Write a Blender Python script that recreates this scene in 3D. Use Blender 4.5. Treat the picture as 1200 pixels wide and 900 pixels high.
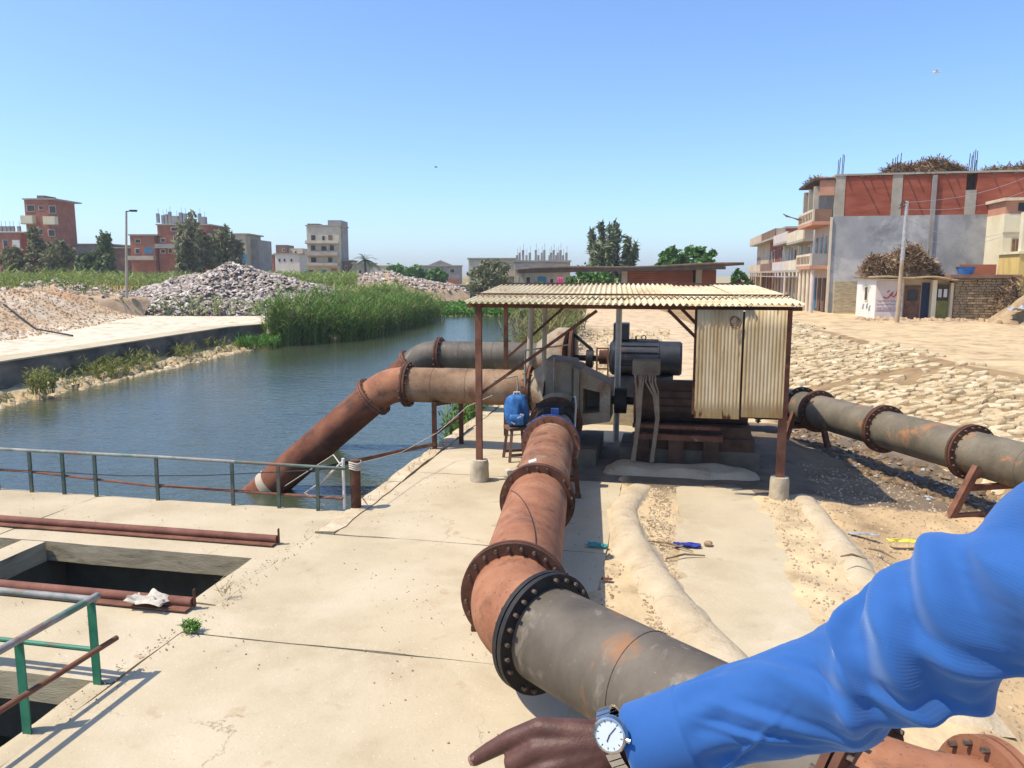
import bpy, math, random
import numpy as np
from mathutils import Vector, Matrix, Quaternion, noise
random.seed(7); RNG = np.random.default_rng(11)
rad = math.radians
scene = bpy.context.scene
for o in list(bpy.data.objects): bpy.data.objects.remove(o)
COL = scene.collection

# ------------------------------------------------------------------ camera
FPX, HOR, CAMH = 900.0, 322.0, 3.4
PITCH = math.atan((450 - HOR) / FPX)
cd = bpy.data.cameras.new('camera'); cam = bpy.data.objects.new('camera', cd); COL.objects.link(cam)
cam.location = (0, 0, CAMH); cam.rotation_euler = (math.pi / 2 - PITCH, 0, 0)
cd.sensor_width = 36; cd.lens = 36 * FPX / 1200; cd.clip_start = 0.05; cd.clip_end = 4000
scene.camera = cam
# ------------------------------------------------------------------ sky, sun, exposure
TOSUN = Vector((-0.57, -0.13, 1.0)).normalized()
w = bpy.data.worlds.new('World'); scene.world = w; w.use_nodes = True
nt = w.node_tree; bg = nt.nodes['Background']
sky = nt.nodes.new('ShaderNodeTexSky'); sky.sky_type = 'NISHITA'; sky.sun_disc = False
sky.sun_elevation = math.asin(TOSUN.z); sky.sun_rotation = math.atan2(TOSUN.x, TOSUN.y)
sky.altitude = 0; sky.air_density = 0.85; sky.dust_density = 1.0; sky.ozone_density = 8.5
nt.links.new(sky.outputs[0], bg.inputs[0]); bg.inputs[1].default_value = 0.15
sd = bpy.data.lights.new('sun', 'SUN'); sd.energy = 3.4; sd.angle = rad(0.53); sd.color = (1.0, 0.90, 0.75)
so = bpy.data.objects.new('sun', sd); COL.objects.link(so); so.rotation_euler = TOSUN.to_track_quat('Z', 'Y').to_euler(); so.location = (-30, -10, 60)
vs = scene.view_settings; vs.view_transform = 'Standard'; vs.look = 'None'; vs.gamma = 1; vs.exposure = 0.76; vs.use_curve_mapping = False

# ------------------------------------------------------------------ pixel and frame helpers
_c, _s = math.cos(PITCH), math.sin(PITCH)
def ray(u, v):
    r = (u - 600) / FPX; p = (450 - v) / FPX
    return Vector((r, _c + p * _s, -_s + p * _c))
def G(u, v, z=0.0):            # where the sight line meets the level z
    d = ray(u, v); t = (z - CAMH) / d.z
    return Vector((d.x * t, d.y * t, z))
def D(u, v, y):                # where it meets the upright plane at distance y
    d = ray(u, v); t = y / d.y
    return Vector((d.x * t, y, CAMH + d.z * t))
ANG = rad(-11.5)
E1 = Vector((math.cos(ANG), math.sin(ANG), 0)); E2 = Vector((-math.sin(ANG), math.cos(ANG), 0))
C0 = Vector((-2.44, 10.87, 0))
def W(a, b, z=0.0): return C0 + E1 * a + E2 * b + Vector((0, 0, z))
def loc(x, y):
    dx, dy = x - C0.x, y - C0.y
    return dx * E1.x + dy * E1.y, dx * E2.x + dy * E2.y
def sstep(x, a, b):
    t = min(1, max(0, (x - a) / (b - a))); return t * t * (3 - 2 * t)
def lerp(a, b, t): return a + (b - a) * t
def interp(x, pts): return float(np.interp(x, [p[0] for p in pts], [p[1] for p in pts]))

# ------------------------------------------------------------------ materials
MATS = {}
def pmat(name, stops, scale=3.0, detail=6, rough=0.85, metal=0.0, bump=0.3, bscale=40, spec=0.3,
         patch=None, patch2=None, stretch=(1, 1, 1), bdist=0.01, distort=0.0, attr=None, trans=0.0, cracks=None, specks=None):
    m = bpy.data.materials.new(name); m.use_nodes = True; n = m.node_tree.nodes; l = m.node_tree.links
    b = n['Principled BSDF']; b.inputs['Roughness'].default_value = rough; b.inputs['Metallic'].default_value = metal
    b.inputs['Specular IOR Level'].default_value = spec
    geo = n.new('ShaderNodeNewGeometry'); mp = n.new('ShaderNodeMapping'); mp.inputs['Scale'].default_value = stretch
    l.new(geo.outputs['Position'], mp.inputs['Vector'])
    def nz(sc, det=6, dis=0.0, ro=0.6):
        t = n.new('ShaderNodeTexNoise'); t.inputs['Scale'].default_value = sc; t.inputs['Detail'].default_value = det
        t.inputs['Roughness'].default_value = ro; t.inputs['Distortion'].default_value = dis
        l.new(mp.outputs[0], t.inputs['Vector']); return t
    def ramp(src, st):
        r = n.new('ShaderNodeValToRGB'); el = r.color_ramp.elements
        while len(el) < len(st): el.new(0.5)
        for e, (p, c) in zip(el, st):
            e.position = p; e.color = (*c, 1) if len(c) == 3 else c
        l.new(src, r.inputs[0]); return r
    lo, hi = 0.30, 0.70
    st = [(lo + (hi - lo) * p, c) for p, c in stops]
    col = ramp(nz(scale, detail, distort).outputs[0], st).outputs[0]
    if attr:
        at = n.new('ShaderNodeVertexColor'); at.layer_name = attr
        mx = n.new('ShaderNodeMix'); mx.data_type = 'RGBA'; mx.blend_type = 'MULTIPLY'; mx.inputs[0].default_value = 1
        l.new(at.outputs[0], mx.inputs[6]); l.new(col, mx.inputs[7]); col = mx.outputs[2]
    for pa in (patch, patch2):
        if pa:
            pc, ps, p0, p1 = pa
            msk = ramp(nz(ps, 8, 0.4, 0.65).outputs[0], [(p0, (0, 0, 0)), (p1, (1, 1, 1))]).outputs[0]
            mx = n.new('ShaderNodeMix'); mx.data_type = 'RGBA'
            l.new(msk, mx.inputs[0]); l.new(col, mx.inputs[6]); mx.inputs[7].default_value = (*pc, 1); col = mx.outputs[2]
    def over(msk, c):
        global_ = n.new('ShaderNodeMix'); global_.data_type = 'RGBA'; l.new(msk, global_.inputs[0]); l.new(cur[0], global_.inputs[6]); global_.inputs[7].default_value = (*c, 1); cur[0] = global_.outputs[2]
    cur = [col]
    if specks:                                   # fine grains: (colour, scale, lo, hi)
        for sp in specks: over(ramp(nz(sp[1], 3, 0, .5).outputs[0], [(sp[2], (0, 0, 0)), (sp[3], (1, 1, 1))]).outputs[0], sp[0])
    if cracks:                                   # wandering hairline cracks: (colour, scale, width)
        wv = n.new('ShaderNodeVectorMath'); wv.operation = 'MULTIPLY_ADD'; wv.inputs[1].default_value = (.55, .55, .55)
        l.new(nz(2.3, 6, 0, .7).outputs['Color'], wv.inputs[0]); l.new(mp.outputs[0], wv.inputs[2])
        vo = n.new('ShaderNodeTexVoronoi'); vo.feature = 'DISTANCE_TO_EDGE'; vo.inputs['Scale'].default_value = cracks[1]; l.new(wv.outputs[0], vo.inputs['Vector'])
        m1 = ramp(vo.outputs['Distance'], [(0.0, (1, 1, 1)), (cracks[2], (0, 0, 0))]).outputs[0]
        m2 = ramp(nz(.7, 3).outputs[0], [(.50, (0, 0, 0)), (.58, (1, 1, 1))]).outputs[0]
        mm = n.new('ShaderNodeMath'); mm.operation = 'MULTIPLY'; l.new(m1, mm.inputs[0]); l.new(m2, mm.inputs[1]); over(mm.outputs[0], cracks[0])
    col = cur[0]
    l.new(col, b.inputs['Base Color'])
    if bump:
        bp = n.new('ShaderNodeBump'); bp.inputs['Strength'].default_value = bump; bp.inputs['Distance'].default_value = bdist
        l.new(nz(bscale, 8).outputs[0], bp.inputs['Height']); l.new(bp.outputs[0], b.inputs['Normal'])
    if trans:
        tr = n.new('ShaderNodeBsdfTranslucent'); l.new(col, tr.inputs[0])
        ms = n.new('ShaderNodeMixShader'); ms.inputs[0].default_value = trans
        out = n['Material Output']; l.new(b.outputs[0], ms.inputs[1]); l.new(tr.outputs[0], ms.inputs[2]); l.new(ms.outputs[0], out.inputs[0])
    MATS[name] = m; return m
P = pmat
P('concrete', [(0, (.385, .315, .20)), (.5, (.465, .388, .256)), (1, (.515, .435, .295))], 0.7, 11, .92, bump=.4, bscale=28, patch=((.40, .31, .20), 1.6, .57, .80), patch2=((.54, .462, .33), .5, .50, .68), cracks=((.28, .21, .14), .42, .0035), specks=(((.36, .25, .14), 3.1, .66, .80), ((.30, .22, .14), 70, .66, .72), ((.66, .60, .48), 45, .66, .74)))
P('concrete_shade', [(0, (.10, .085, .065)), (.5, (.19, .16, .12)), (1, (.30, .25, .18))], 1.0, 10, .9, bump=.4, bscale=24, patch=((.06, .05, .04), 1.3, .52, .68), specks=(((.34, .28, .20), 50, .66, .74),))  # darker slab concrete: the shelter's shade is put into the colour
P('concrete_kerb', [(0, (.40, .30, .18)), (1, (.62, .53, .38))], 3.5, 9, .9, bump=.6, bscale=14, bdist=.02)
P('concrete_edge', [(0, (.31, .25, .15)), (1, (.50, .42, .27))], 2.5, 8, .92, bump=.5, bscale=18, stretch=(1, 1, 5), patch=((.16, .13, .08), 2, .52, .7))
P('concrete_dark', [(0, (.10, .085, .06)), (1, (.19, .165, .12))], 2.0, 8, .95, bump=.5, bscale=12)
P('quay_wall', [(0, (.095, .085, .07)), (.5, (.18, .155, .12)), (1, (.29, .24, .18))], .55, 9, .93, bump=.5, bscale=9, stretch=(1, 1, 2.2), patch=((.055, .055, .06), .28, .5, .62))
P('hump_cement', [(0, (.42, .335, .215)), (1, (.55, .46, .32))], 2.2, 11, .94, bump=.8, bscale=20, bdist=.02, patch=((.34, .245, .145), 2.6, .55, .74), cracks=((.22, .16, .10), .9, .010), specks=(((.30, .21, .13), 60, .64, .72),))
P('ground', [(0, (.55, .52, .48)), (.4, (.86, .86, .86)), (1, (1.15, 1.13, 1.1))], 1.6, 11, .95, bump=.8, bscale=9, bdist=.03, attr='Col', spec=.1)
P('pebble', [(0, (.22, .15, .09)), (1, (.55, .44, .30))], 7, 2, .9, bump=0)
P('dry_litter', [(0, (.08, .05, .03)), (1, (.30, .21, .12))], 5, 2, .95, bump=0)
P('leaf_litter', [(0, (.17, .115, .065)), (1, (.42, .32, .20))], 9, 2, .95, bump=0)
P('stone', [(0, (.26, .18, .09)), (.35, (.42, .32, .18)), (.7, (.52, .42, .26)), (1, (.64, .55, .39))], 2.6, 4, .92, bump=.7, bscale=16, bdist=.02, specks=(((.24, .17, .10), 30, .62, .70),))
P('rust_pipe', [(0, (.13, .058, .032)), (.5, (.25, .112, .060)), (1, (.34, .18, .105))], 2.0, 11, .78, bump=.35, bscale=34, patch=((.36, .25, .165), 1.4, .54, .70), patch2=((.09, .04, .025), 4.5, .58, .66), specks=(((.07, .035, .022), 38, .64, .70), ((.42, .28, .19), 55, .68, .74)))
P('rust_elbow', [(0, (.22, .085, .042)), (.5, (.31, .135, .07)), (1, (.39, .19, .105))], 2.4, 11, .78, bump=.35, bscale=34, patch=((.15, .065, .037), 3.2, .55, .68), patch2=((.40, .27, .18), 1.3, .57, .72), specks=(((.10, .045, .028), 40, .64, .70),))
P('grey_pipe', [(0, (.065, .054, .042)), (.5, (.115, .096, .073)), (1, (.165, .138, .103))], 1.8, 11, .62, bump=.3, bscale=30, patch=((.27, .13, .058), 2.2, .60, .70), patch2=((.22, .19, .145), 6, .58, .72), stretch=(1, 1, .45), specks=(((.24, .20, .15), 34, .70, .78),))
P('olive_pipe', [(0, (.085, .07, .047)), (.5, (.14, .118, .08)), (1, (.20, .17, .12))], 1.4, 11, .65, bump=.3, bscale=30, patch=((.34, .16, .07), 2.3, .56, .66), patch2=((.23, .205, .155), .8, .52, .68), specks=(((.06, .045, .03), 42, .64, .70),))
P('tan_pipe', [(0, (.14, .075, .04)), (.5, (.25, .155, .09)), (1, (.34, .24, .155))], 1.7, 11, .78, bump=.3, bscale=30, patch=((.17, .065, .032), 1.2, .52, .66), specks=(((.08, .045, .03), 40, .63, .69), ((.42, .33, .24), 50, .68, .74)))
P('red_rust', [(0, (.085, .032, .018)), (.5, (.17, .062, .033)), (1, (.25, .105, .058))], 2.0, 11, .86, bump=.5, bscale=28, patch=((.06, .034, .024), 1.4, .52, .66), specks=(((.30, .16, .10), 36, .66, .72),))
P('dark_rust', [(0, (.055, .025, .016)), (1, (.15, .065, .035))], 5, 8, .85, bump=.4, bscale=40)
P('angle_rust', [(0, (.10, .04, .025)), (1, (.24, .11, .065))], 4, 8, .8, bump=.4, bscale=40, patch=((.36, .24, .16), 3, .6, .7))
P('bolt_steel', [(0, (.06, .04, .03)), (1, (.20, .15, .115))], 30, 3, .6, bump=0, metal=.3)
P('blue_paint', [(0, (.015, .04, .16)), (1, (.03, .08, .28))], 5, 6, .5, bump=.2)
P('blue_black', [(0, (.006, .012, .03)), (1, (.015, .03, .07))], 4, 6, .5, bump=.2)
P('motor_dark', [(0, (.012, .014, .02)), (1, (.035, .038, .045))], 4, 6, .5, bump=.2, patch=((.10, .05, .03), 3, .6, .7))
P('motor_brown', [(0, (.05, .028, .018)), (1, (.12, .07, .045))], 4, 6, .8, bump=.3)
P('black_iron', [(0, (.008, .008, .009)), (1, (.03, .027, .025))], 6, 6, .6, bump=.2)
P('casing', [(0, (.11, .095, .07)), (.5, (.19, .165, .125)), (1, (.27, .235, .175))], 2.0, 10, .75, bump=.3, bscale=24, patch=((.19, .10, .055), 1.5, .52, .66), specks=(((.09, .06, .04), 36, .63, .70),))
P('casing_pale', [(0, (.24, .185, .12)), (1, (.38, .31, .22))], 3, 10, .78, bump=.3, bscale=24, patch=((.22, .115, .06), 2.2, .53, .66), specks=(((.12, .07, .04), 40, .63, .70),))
P('galv', [(0, (.34, .33, .31)), (1, (.52, .50, .46))], 6, 5, .45, metal=.4, bump=.1)
P('pale_post', [(0, (.36, .30, .22)), (1, (.52, .45, .34))], 3, 6, .8, bump=.2)
P('roof_sheet', [(0, (.44, .35, .19)), (.5, (.58, .49, .31)), (1, (.66, .58, .40))], 1.5, 9, .8, bump=.2, bscale=30, patch=((.40, .20, .10), 1.0, .57, .70), patch2=((.12, .06, .04), 4, .68, .74))
P('panel_sheet', [(0, (.33, .225, .10)), (.5, (.44, .335, .185)), (1, (.53, .44, .28))], 1.8, 9, .75, bump=.2, bscale=30, stretch=(2.2, 2.2, .55), patch=((.12, .042, .024), 1.7, .60, .635), patch2=((.38, .205, .10), 1.3, .53, .66))
P('pier', [(0, (.34, .29, .20)), (1, (.54, .47, .34))], 5, 8, .9, bump=.7, bscale=16, bdist=.02)
P('green_paint', [(0, (.02, .13, .075)), (1, (.045, .21, .125))], 4, 8, .5, bump=.25, patch=((.14, .07, .045), 3.2, .60, .70))
P('teal_grey', [(0, (.05, .085, .07)), (1, (.12, .16, .13))], 5, 8, .6, bump=.25, patch=((.22, .11, .07), 2.2, .53, .66))
P('rail_top', [(0, (.18, .17, .16)), (1, (.33, .32, .29))], 5, 8, .55, bump=.25, patch=((.10, .17, .13), 2.0, .50, .6), patch2=((.24, .12, .075), 2.6, .58, .68))
P('red_bar', [(0, (.12, .045, .03)), (1, (.25, .11, .075))], 4, 8, .8, bump=.35)
P('bag_blue', [(0, (.012, .07, .24)), (1, (.05, .19, .46))], 9, 4, .6, bump=.5, bscale=20, bdist=.02)
P('bag_white', [(0, (.5, .5, .48)), (1, (.68, .68, .66))], 9, 4, .7, bump=.2)
P('wood_stool', [(0, (.09, .045, .03)), (1, (.20, .11, .075))], 6, 6, .8, bump=.3)
P('wood_pale', [(0, (.28, .20, .12)), (1, (.46, .36, .24))], 4, 6, .85, bump=.3, stretch=(1, 1, .3))
P('white_plastic', [(0, (.62, .60, .55)), (1, (.76, .74, .70))], 5, 3, .6, bump=.1)
P('rope', [(0, (.40, .36, .28)), (1, (.62, .57, .48))], 20, 3, .9, bump=.3)
P('cable', [(0, (.20, .15, .10)), (1, (.32, .25, .18))], 8, 3, .8, bump=.1)
P('cable_black', [(0, (.012, .012, .012)), (1, (.03, .03, .03))], 8, 3, .6, bump=0)
P('blue_cloth', [(0, (.012, .02, .16)), (1, (.03, .05, .30))], 14, 3, .8, bump=.3)
P('teal_plastic', [(0, (.02, .20, .20)), (1, (.04, .32, .31))], 14, 3, .5, bump=.2)
P('yellow_plastic', [(0, (.52, .45, .04)), (1, (.70, .62, .10))], 10, 3, .6, bump=.2)
P('reed', [(0, (.07, .14, .02)), (.5, (.125, .225, .035)), (1, (.22, .32, .07))], .7, 4, .65, bump=0, trans=.3)
P('reed_dry', [(0, (.22, .17, .07)), (1, (.38, .31, .15))], 1.5, 4, .8, bump=0, trans=.25)
P('grass', [(0, (.11, .17, .035)), (.5, (.20, .27, .065)), (1, (.32, .35, .13))], .3, 5, .75, bump=0, trans=.25)
P('weed', [(0, (.15, .18, .035)), (1, (.34, .34, .10))], 1.0, 4, .8, bump=0, trans=.25)
P('hyacinth', [(0, (.05, .15, .012)), (1, (.12, .27, .03))], .4, 4, .6, bump=0, trans=.25)
P('leaf_grey', [(0, (.13, .135, .06)), (1, (.27, .27, .14))], .9, 4, .8, bump=0, trans=.2)
P('leaf_casuarina', [(0, (.13, .16, .08)), (1, (.28, .31, .17))], .8, 4, .8, bump=0, trans=.2)
P('leaf_green', [(0, (.045, .125, .018)), (1, (.12, .25, .05))], .6, 4, .6, bump=0, trans=.25)
P('leaf_dark', [(0, (.085, .12, .05)), (1, (.18, .23, .10))], .6, 4, .6, bump=0, trans=.2)
P('leaf_dry', [(0, (.11, .11, .04)), (1, (.26, .23, .09))], .8, 4, .8, bump=0, trans=.2)
P('bark', [(0, (.06, .045, .03)), (1, (.16, .12, .085))], 5, 6, .9, bump=.5, bscale=15)
P('rubble', [(0, (.09, .075, .065)), (.3, (.24, .20, .17)), (.65, (.42, .36, .31)), (1, (.66, .61, .56))], 2.2, 2, .9, bump=.2)
P('rubble_base', [(0, (.16, .13, .11)), (1, (.36, .29, .23))], 1.2, 6, .95, bump=.6, bscale=4, bdist=.1)
P('spoil', [(0, (.30, .20, .115)), (1, (.54, .40, .26))], .8, 8, .95, bump=.6, bscale=4, bdist=.1)
P('brick_red', [(0, (.26, .085, .05)), (1, (.40, .15, .085))], .8, 8, .9, bump=.2, patch=((.26, .15, .10), .35, .58, .72))
P('brick_bright', [(0, (.22, .055, .03)), (.5, (.29, .078, .042)), (1, (.35, .11, .065))], .7, 8, .9, bump=.3, bscale=6, stretch=(1, 1, 4))
P('brick_brown', [(0, (.15, .085, .055)), (1, (.26, .15, .10))], 1.0, 8, .9, bump=.2)
P('render_grey', [(0, (.22, .225, .225)), (.5, (.33, .33, .32)), (1, (.46, .45, .42))], .42, 10, .9, bump=.15, bscale=8, patch=((.58, .55, .50), .26, .54, .70), patch2=((.17, .175, .18), .45, .54, .70))
P('column_grey', [(0, (.29, .26, .20)), (1, (.42, .38, .30))], 1.5, 6, .9, bump=.2)
P('cream', [(0, (.52, .42, .28)), (1, (.68, .60, .44))], .9, 7, .9, bump=.15)
P('cream_bright', [(0, (.60, .53, .34)), (1, (.72, .66, .47))], .8, 7, .85, bump=.1)
P('yellow_wall', [(0, (.56, .40, .12)), (1, (.68, .52, .20))], .9, 7, .85, bump=.1)
P('white_wall', [(0, (.62, .58, .50)), (1, (.76, .73, .66))], 1.1, 7, .9, bump=.15, patch=((.42, .35, .26), .9, .62, .76))
P('pinkish_wall', [(0, (.50, .41, .35)), (1, (.64, .56, .50))], 1.1, 7, .9, bump=.15)
P('tan_wall', [(0, (.38, .29, .20)), (1, (.56, .46, .34))], .7, 7, .9, bump=.15)
P('grey_wall', [(0, (.22, .205, .19)), (1, (.36, .33, .30))], .7, 7, .9, bump=.15)
P('orange_plaster', [(0, (.42, .19, .115)), (1, (.54, .29, .19))], 1.0, 6, .9, bump=.1)
P('mud_brick', [(0, (.22, .145, .075)), (1, (.42, .31, .18))], 2.2, 8, .95, bump=.7, bscale=7, bdist=.05)
P('brush', [(0, (.13, .08, .045)), (.5, (.26, .17, .095)), (1, (.42, .31, .19))], 2.0, 3, .95, bump=0)
P('glass_dark', [(0, (.012, .014, .018)), (1, (.04, .045, .05))], 2, 2, .25, bump=0)
P('shutter_blue', [(0, (.03, .14, .24)), (1, (.06, .22, .34))], 2, 3, .7, bump=0)
P('door_brown', [(0, (.09, .045, .025)), (1, (.20, .11, .06))], 3, 6, .75, bump=.2)
P('door_green', [(0, (.13, .15, .035)), (1, (.26, .26, .08))], 3, 6, .75, bump=.2)
P('pink_cloth', [(0, (.55, .06, .16)), (1, (.68, .12, .24))], 5, 3, .8, bump=0)
P('basin_blue', [(0, (.03, .16, .42)), (1, (.06, .24, .55))], 3, 3, .4, bump=0)
P('paint_red', [(0, (.42, .02, .04)), (1, (.52, .05, .07))], 5, 3, .8, bump=0)
P('paint_purple', [(0, (.16, .08, .20)), (1, (.26, .15, .28))], 5, 3, .8, bump=0)
P('paint_grey', [(0, (.22, .26, .30)), (1, (.34, .38, .40))], 5, 3, .8, bump=0)
P('roof_dark', [(0, (.045, .032, .026)), (1, (.10, .075, .06))], 2, 6, .9, bump=.2)
P('roof_edge', [(0, (.10, .072, .05)), (1, (.18, .135, .095))], 2, 6, .9, bump=.2)
P('tarp', [(0, (.24, .25, .27)), (1, (.42, .43, .44))], 6, 4, .7, bump=.3)
P('rebar', [(0, (.05, .04, .035)), (1, (.10, .08, .07))], 4, 2, .8, bump=0)
P('skin', [(0, (.055, .022, .015)), (.5, (.085, .035, .024)), (1, (.115, .050, .035))], 26, 6, .5, bump=.35, bscale=260, bdist=.002, spec=.35)
P('nail', [(0, (.22, .12, .09)), (1, (.28, .16, .12))], 30, 2, .35, bump=0)
P('hair', [(0, (.008, .007, .006)), (1, (.02, .017, .015))], 60, 4, .6, bump=.4, bscale=300, bdist=.003)
P('trousers', [(0, (.02, .022, .03)), (1, (.035, .037, .047))], 30, 4, .9, bump=.3)
P('leather', [(0, (.012, .009, .008)), (1, (.03, .022, .018))], 30, 4, .5, bump=.2)
P('steel', [(0, (.46, .45, .43)), (1, (.60, .58, .55))], 40, 3, .22, metal=1.0, bump=0)
P('watch_face', [(0, (.52, .58, .62)), (1, (.60, .66, .70))], 10, 2, .25, bump=0)
P('deck', [(0, (.36, .30, .22)), (1, (.52, .45, .34))], 2, 8, .9, bump=.3)
P('bird_white', [(0, (.66, .65, .62)), (1, (.78, .77, .74))], 5, 2, .8, bump=0)

# fabric with a fine woven rib, in the shirt's own rest coordinates
def fabric():
    m = pmat('shirt', [(0, (.020, .088, .275)), (1, (.029, .110, .33))], 9, 6, .85, bump=0, spec=.2)
    n = m.node_tree.nodes; l = m.node_tree.links; b = n['Principled BSDF']
    uv = n.new('ShaderNodeUVMap'); uv.uv_map = 'UVMap'
    w1 = n.new('ShaderNodeTexWave'); w1.wave_type = 'BANDS'; w1.bands_direction = 'DIAGONAL'; w1.inputs['Scale'].default_value = 150; w1.inputs['Distortion'].default_value = .6
    w2 = n.new('ShaderNodeTexNoise'); w2.inputs['Scale'].default_value = 700
    l.new(uv.outputs[0], w1.inputs[0]); l.new(uv.outputs[0], w2.inputs[0])
    ad = n.new('ShaderNodeMath'); ad.operation = 'MULTIPLY_ADD'; ad.inputs[1].default_value = .6
    l.new(w2.outputs[0], ad.inputs[0]); l.new(w1.outputs[1], ad.inputs[2])
    bp = n.new('ShaderNodeBump'); bp.inputs['Strength'].default_value = .2; bp.inputs['Distance'].default_value = .0005
    l.new(ad.outputs[0], bp.inputs['Height']); l.new(bp.outputs[0], b.inputs['Normal'])
    b.inputs['Sheen Weight'].default_value = .4; b.inputs['Sheen Tint'].default_value = (.5, .7, 1, 1)
    return m
fabric()
def water_mat():
    m = bpy.data.materials.new('water'); m.use_nodes = True; n = m.node_tree.nodes; l = m.node_tree.links; b = n['Principled BSDF']
    geo = n.new('ShaderNodeNewGeometry')
    nz = n.new('ShaderNodeTexNoise'); nz.inputs['Scale'].default_value = .25; nz.inputs['Detail'].default_value = 4; l.new(geo.outputs[0], nz.inputs[0])
    r = n.new('ShaderNodeValToRGB'); r.color_ramp.elements[0].position = .35; r.color_ramp.elements[1].position = .65
    r.color_ramp.elements[0].color = (.040, .052, .030, 1); r.color_ramp.elements[1].color = (.056, .070, .040, 1)
    l.new(nz.outputs[0], r.inputs[0]); l.new(r.outputs[0], b.inputs['Base Color'])
    b.inputs['Roughness'].default_value = .06; b.inputs['IOR'].default_value = 1.33
    def wave(sc, st, det):
        mp = n.new('ShaderNodeMapping'); mp.inputs['Scale'].default_value = st; l.new(geo.outputs[0], mp.inputs[0])
        t = n.new('ShaderNodeTexNoise'); t.inputs['Scale'].default_value = sc; t.inputs['Detail'].default_value = det; t.inputs['Distortion'].default_value = .3
        l.new(mp.outputs[0], t.inputs[0]); return t.outputs[0]
    a = n.new('ShaderNodeMath'); a.operation = 'MULTIPLY_ADD'; a.inputs[1].default_value = .35
    l.new(wave(9, (1, 1.6, 1), 4), a.inputs[0]); l.new(wave(2.2, (1, 1.8, 1), 3), a.inputs[2])
    bp = n.new('ShaderNodeBump'); bp.inputs['Strength'].default_value = .55; bp.inputs['Distance'].default_value = .045
    l.new(a.outputs[0], bp.inputs['Height']); l.new(bp.outputs[0], b.inputs['Normal'])
    MATS['water'] = m
water_mat()

# ------------------------------------------------------------------ object helpers
def wloc(o):
    v = Vector((0, 0, 0))
    while o is not None: v += o.location; o = o.parent
    return v
def tag(o, label=None, cat=None, group=None, kind=None):
    if label: o['label'] = label
    if cat: o['category'] = cat
    if group: o['group'] = group
    if kind: o['kind'] = kind
    return o
def thing(name, label, cat, at=(0, 0, 0), group=None, rot=None):
    o = bpy.data.objects.new(name, None); COL.objects.link(o); o.location = at; o.empty_display_size = .2
    if rot is not None: o.rotation_euler = (0, 0, rot)
    return tag(o, label, cat, group)
def copy_tree(o, parent=None):
    c = o.copy(); COL.objects.link(c); c.parent = parent
    for ch in o.children: copy_tree(ch, c)
    return c
def basis(axis, up=Vector((0, 0, 1))):
    d = Vector(axis).normalized()
    if abs(d.dot(up)) > .98: up = Vector((0, 1, 0))
    x = up.cross(d).normalized(); y = d.cross(x)
    return x, y, d
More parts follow.
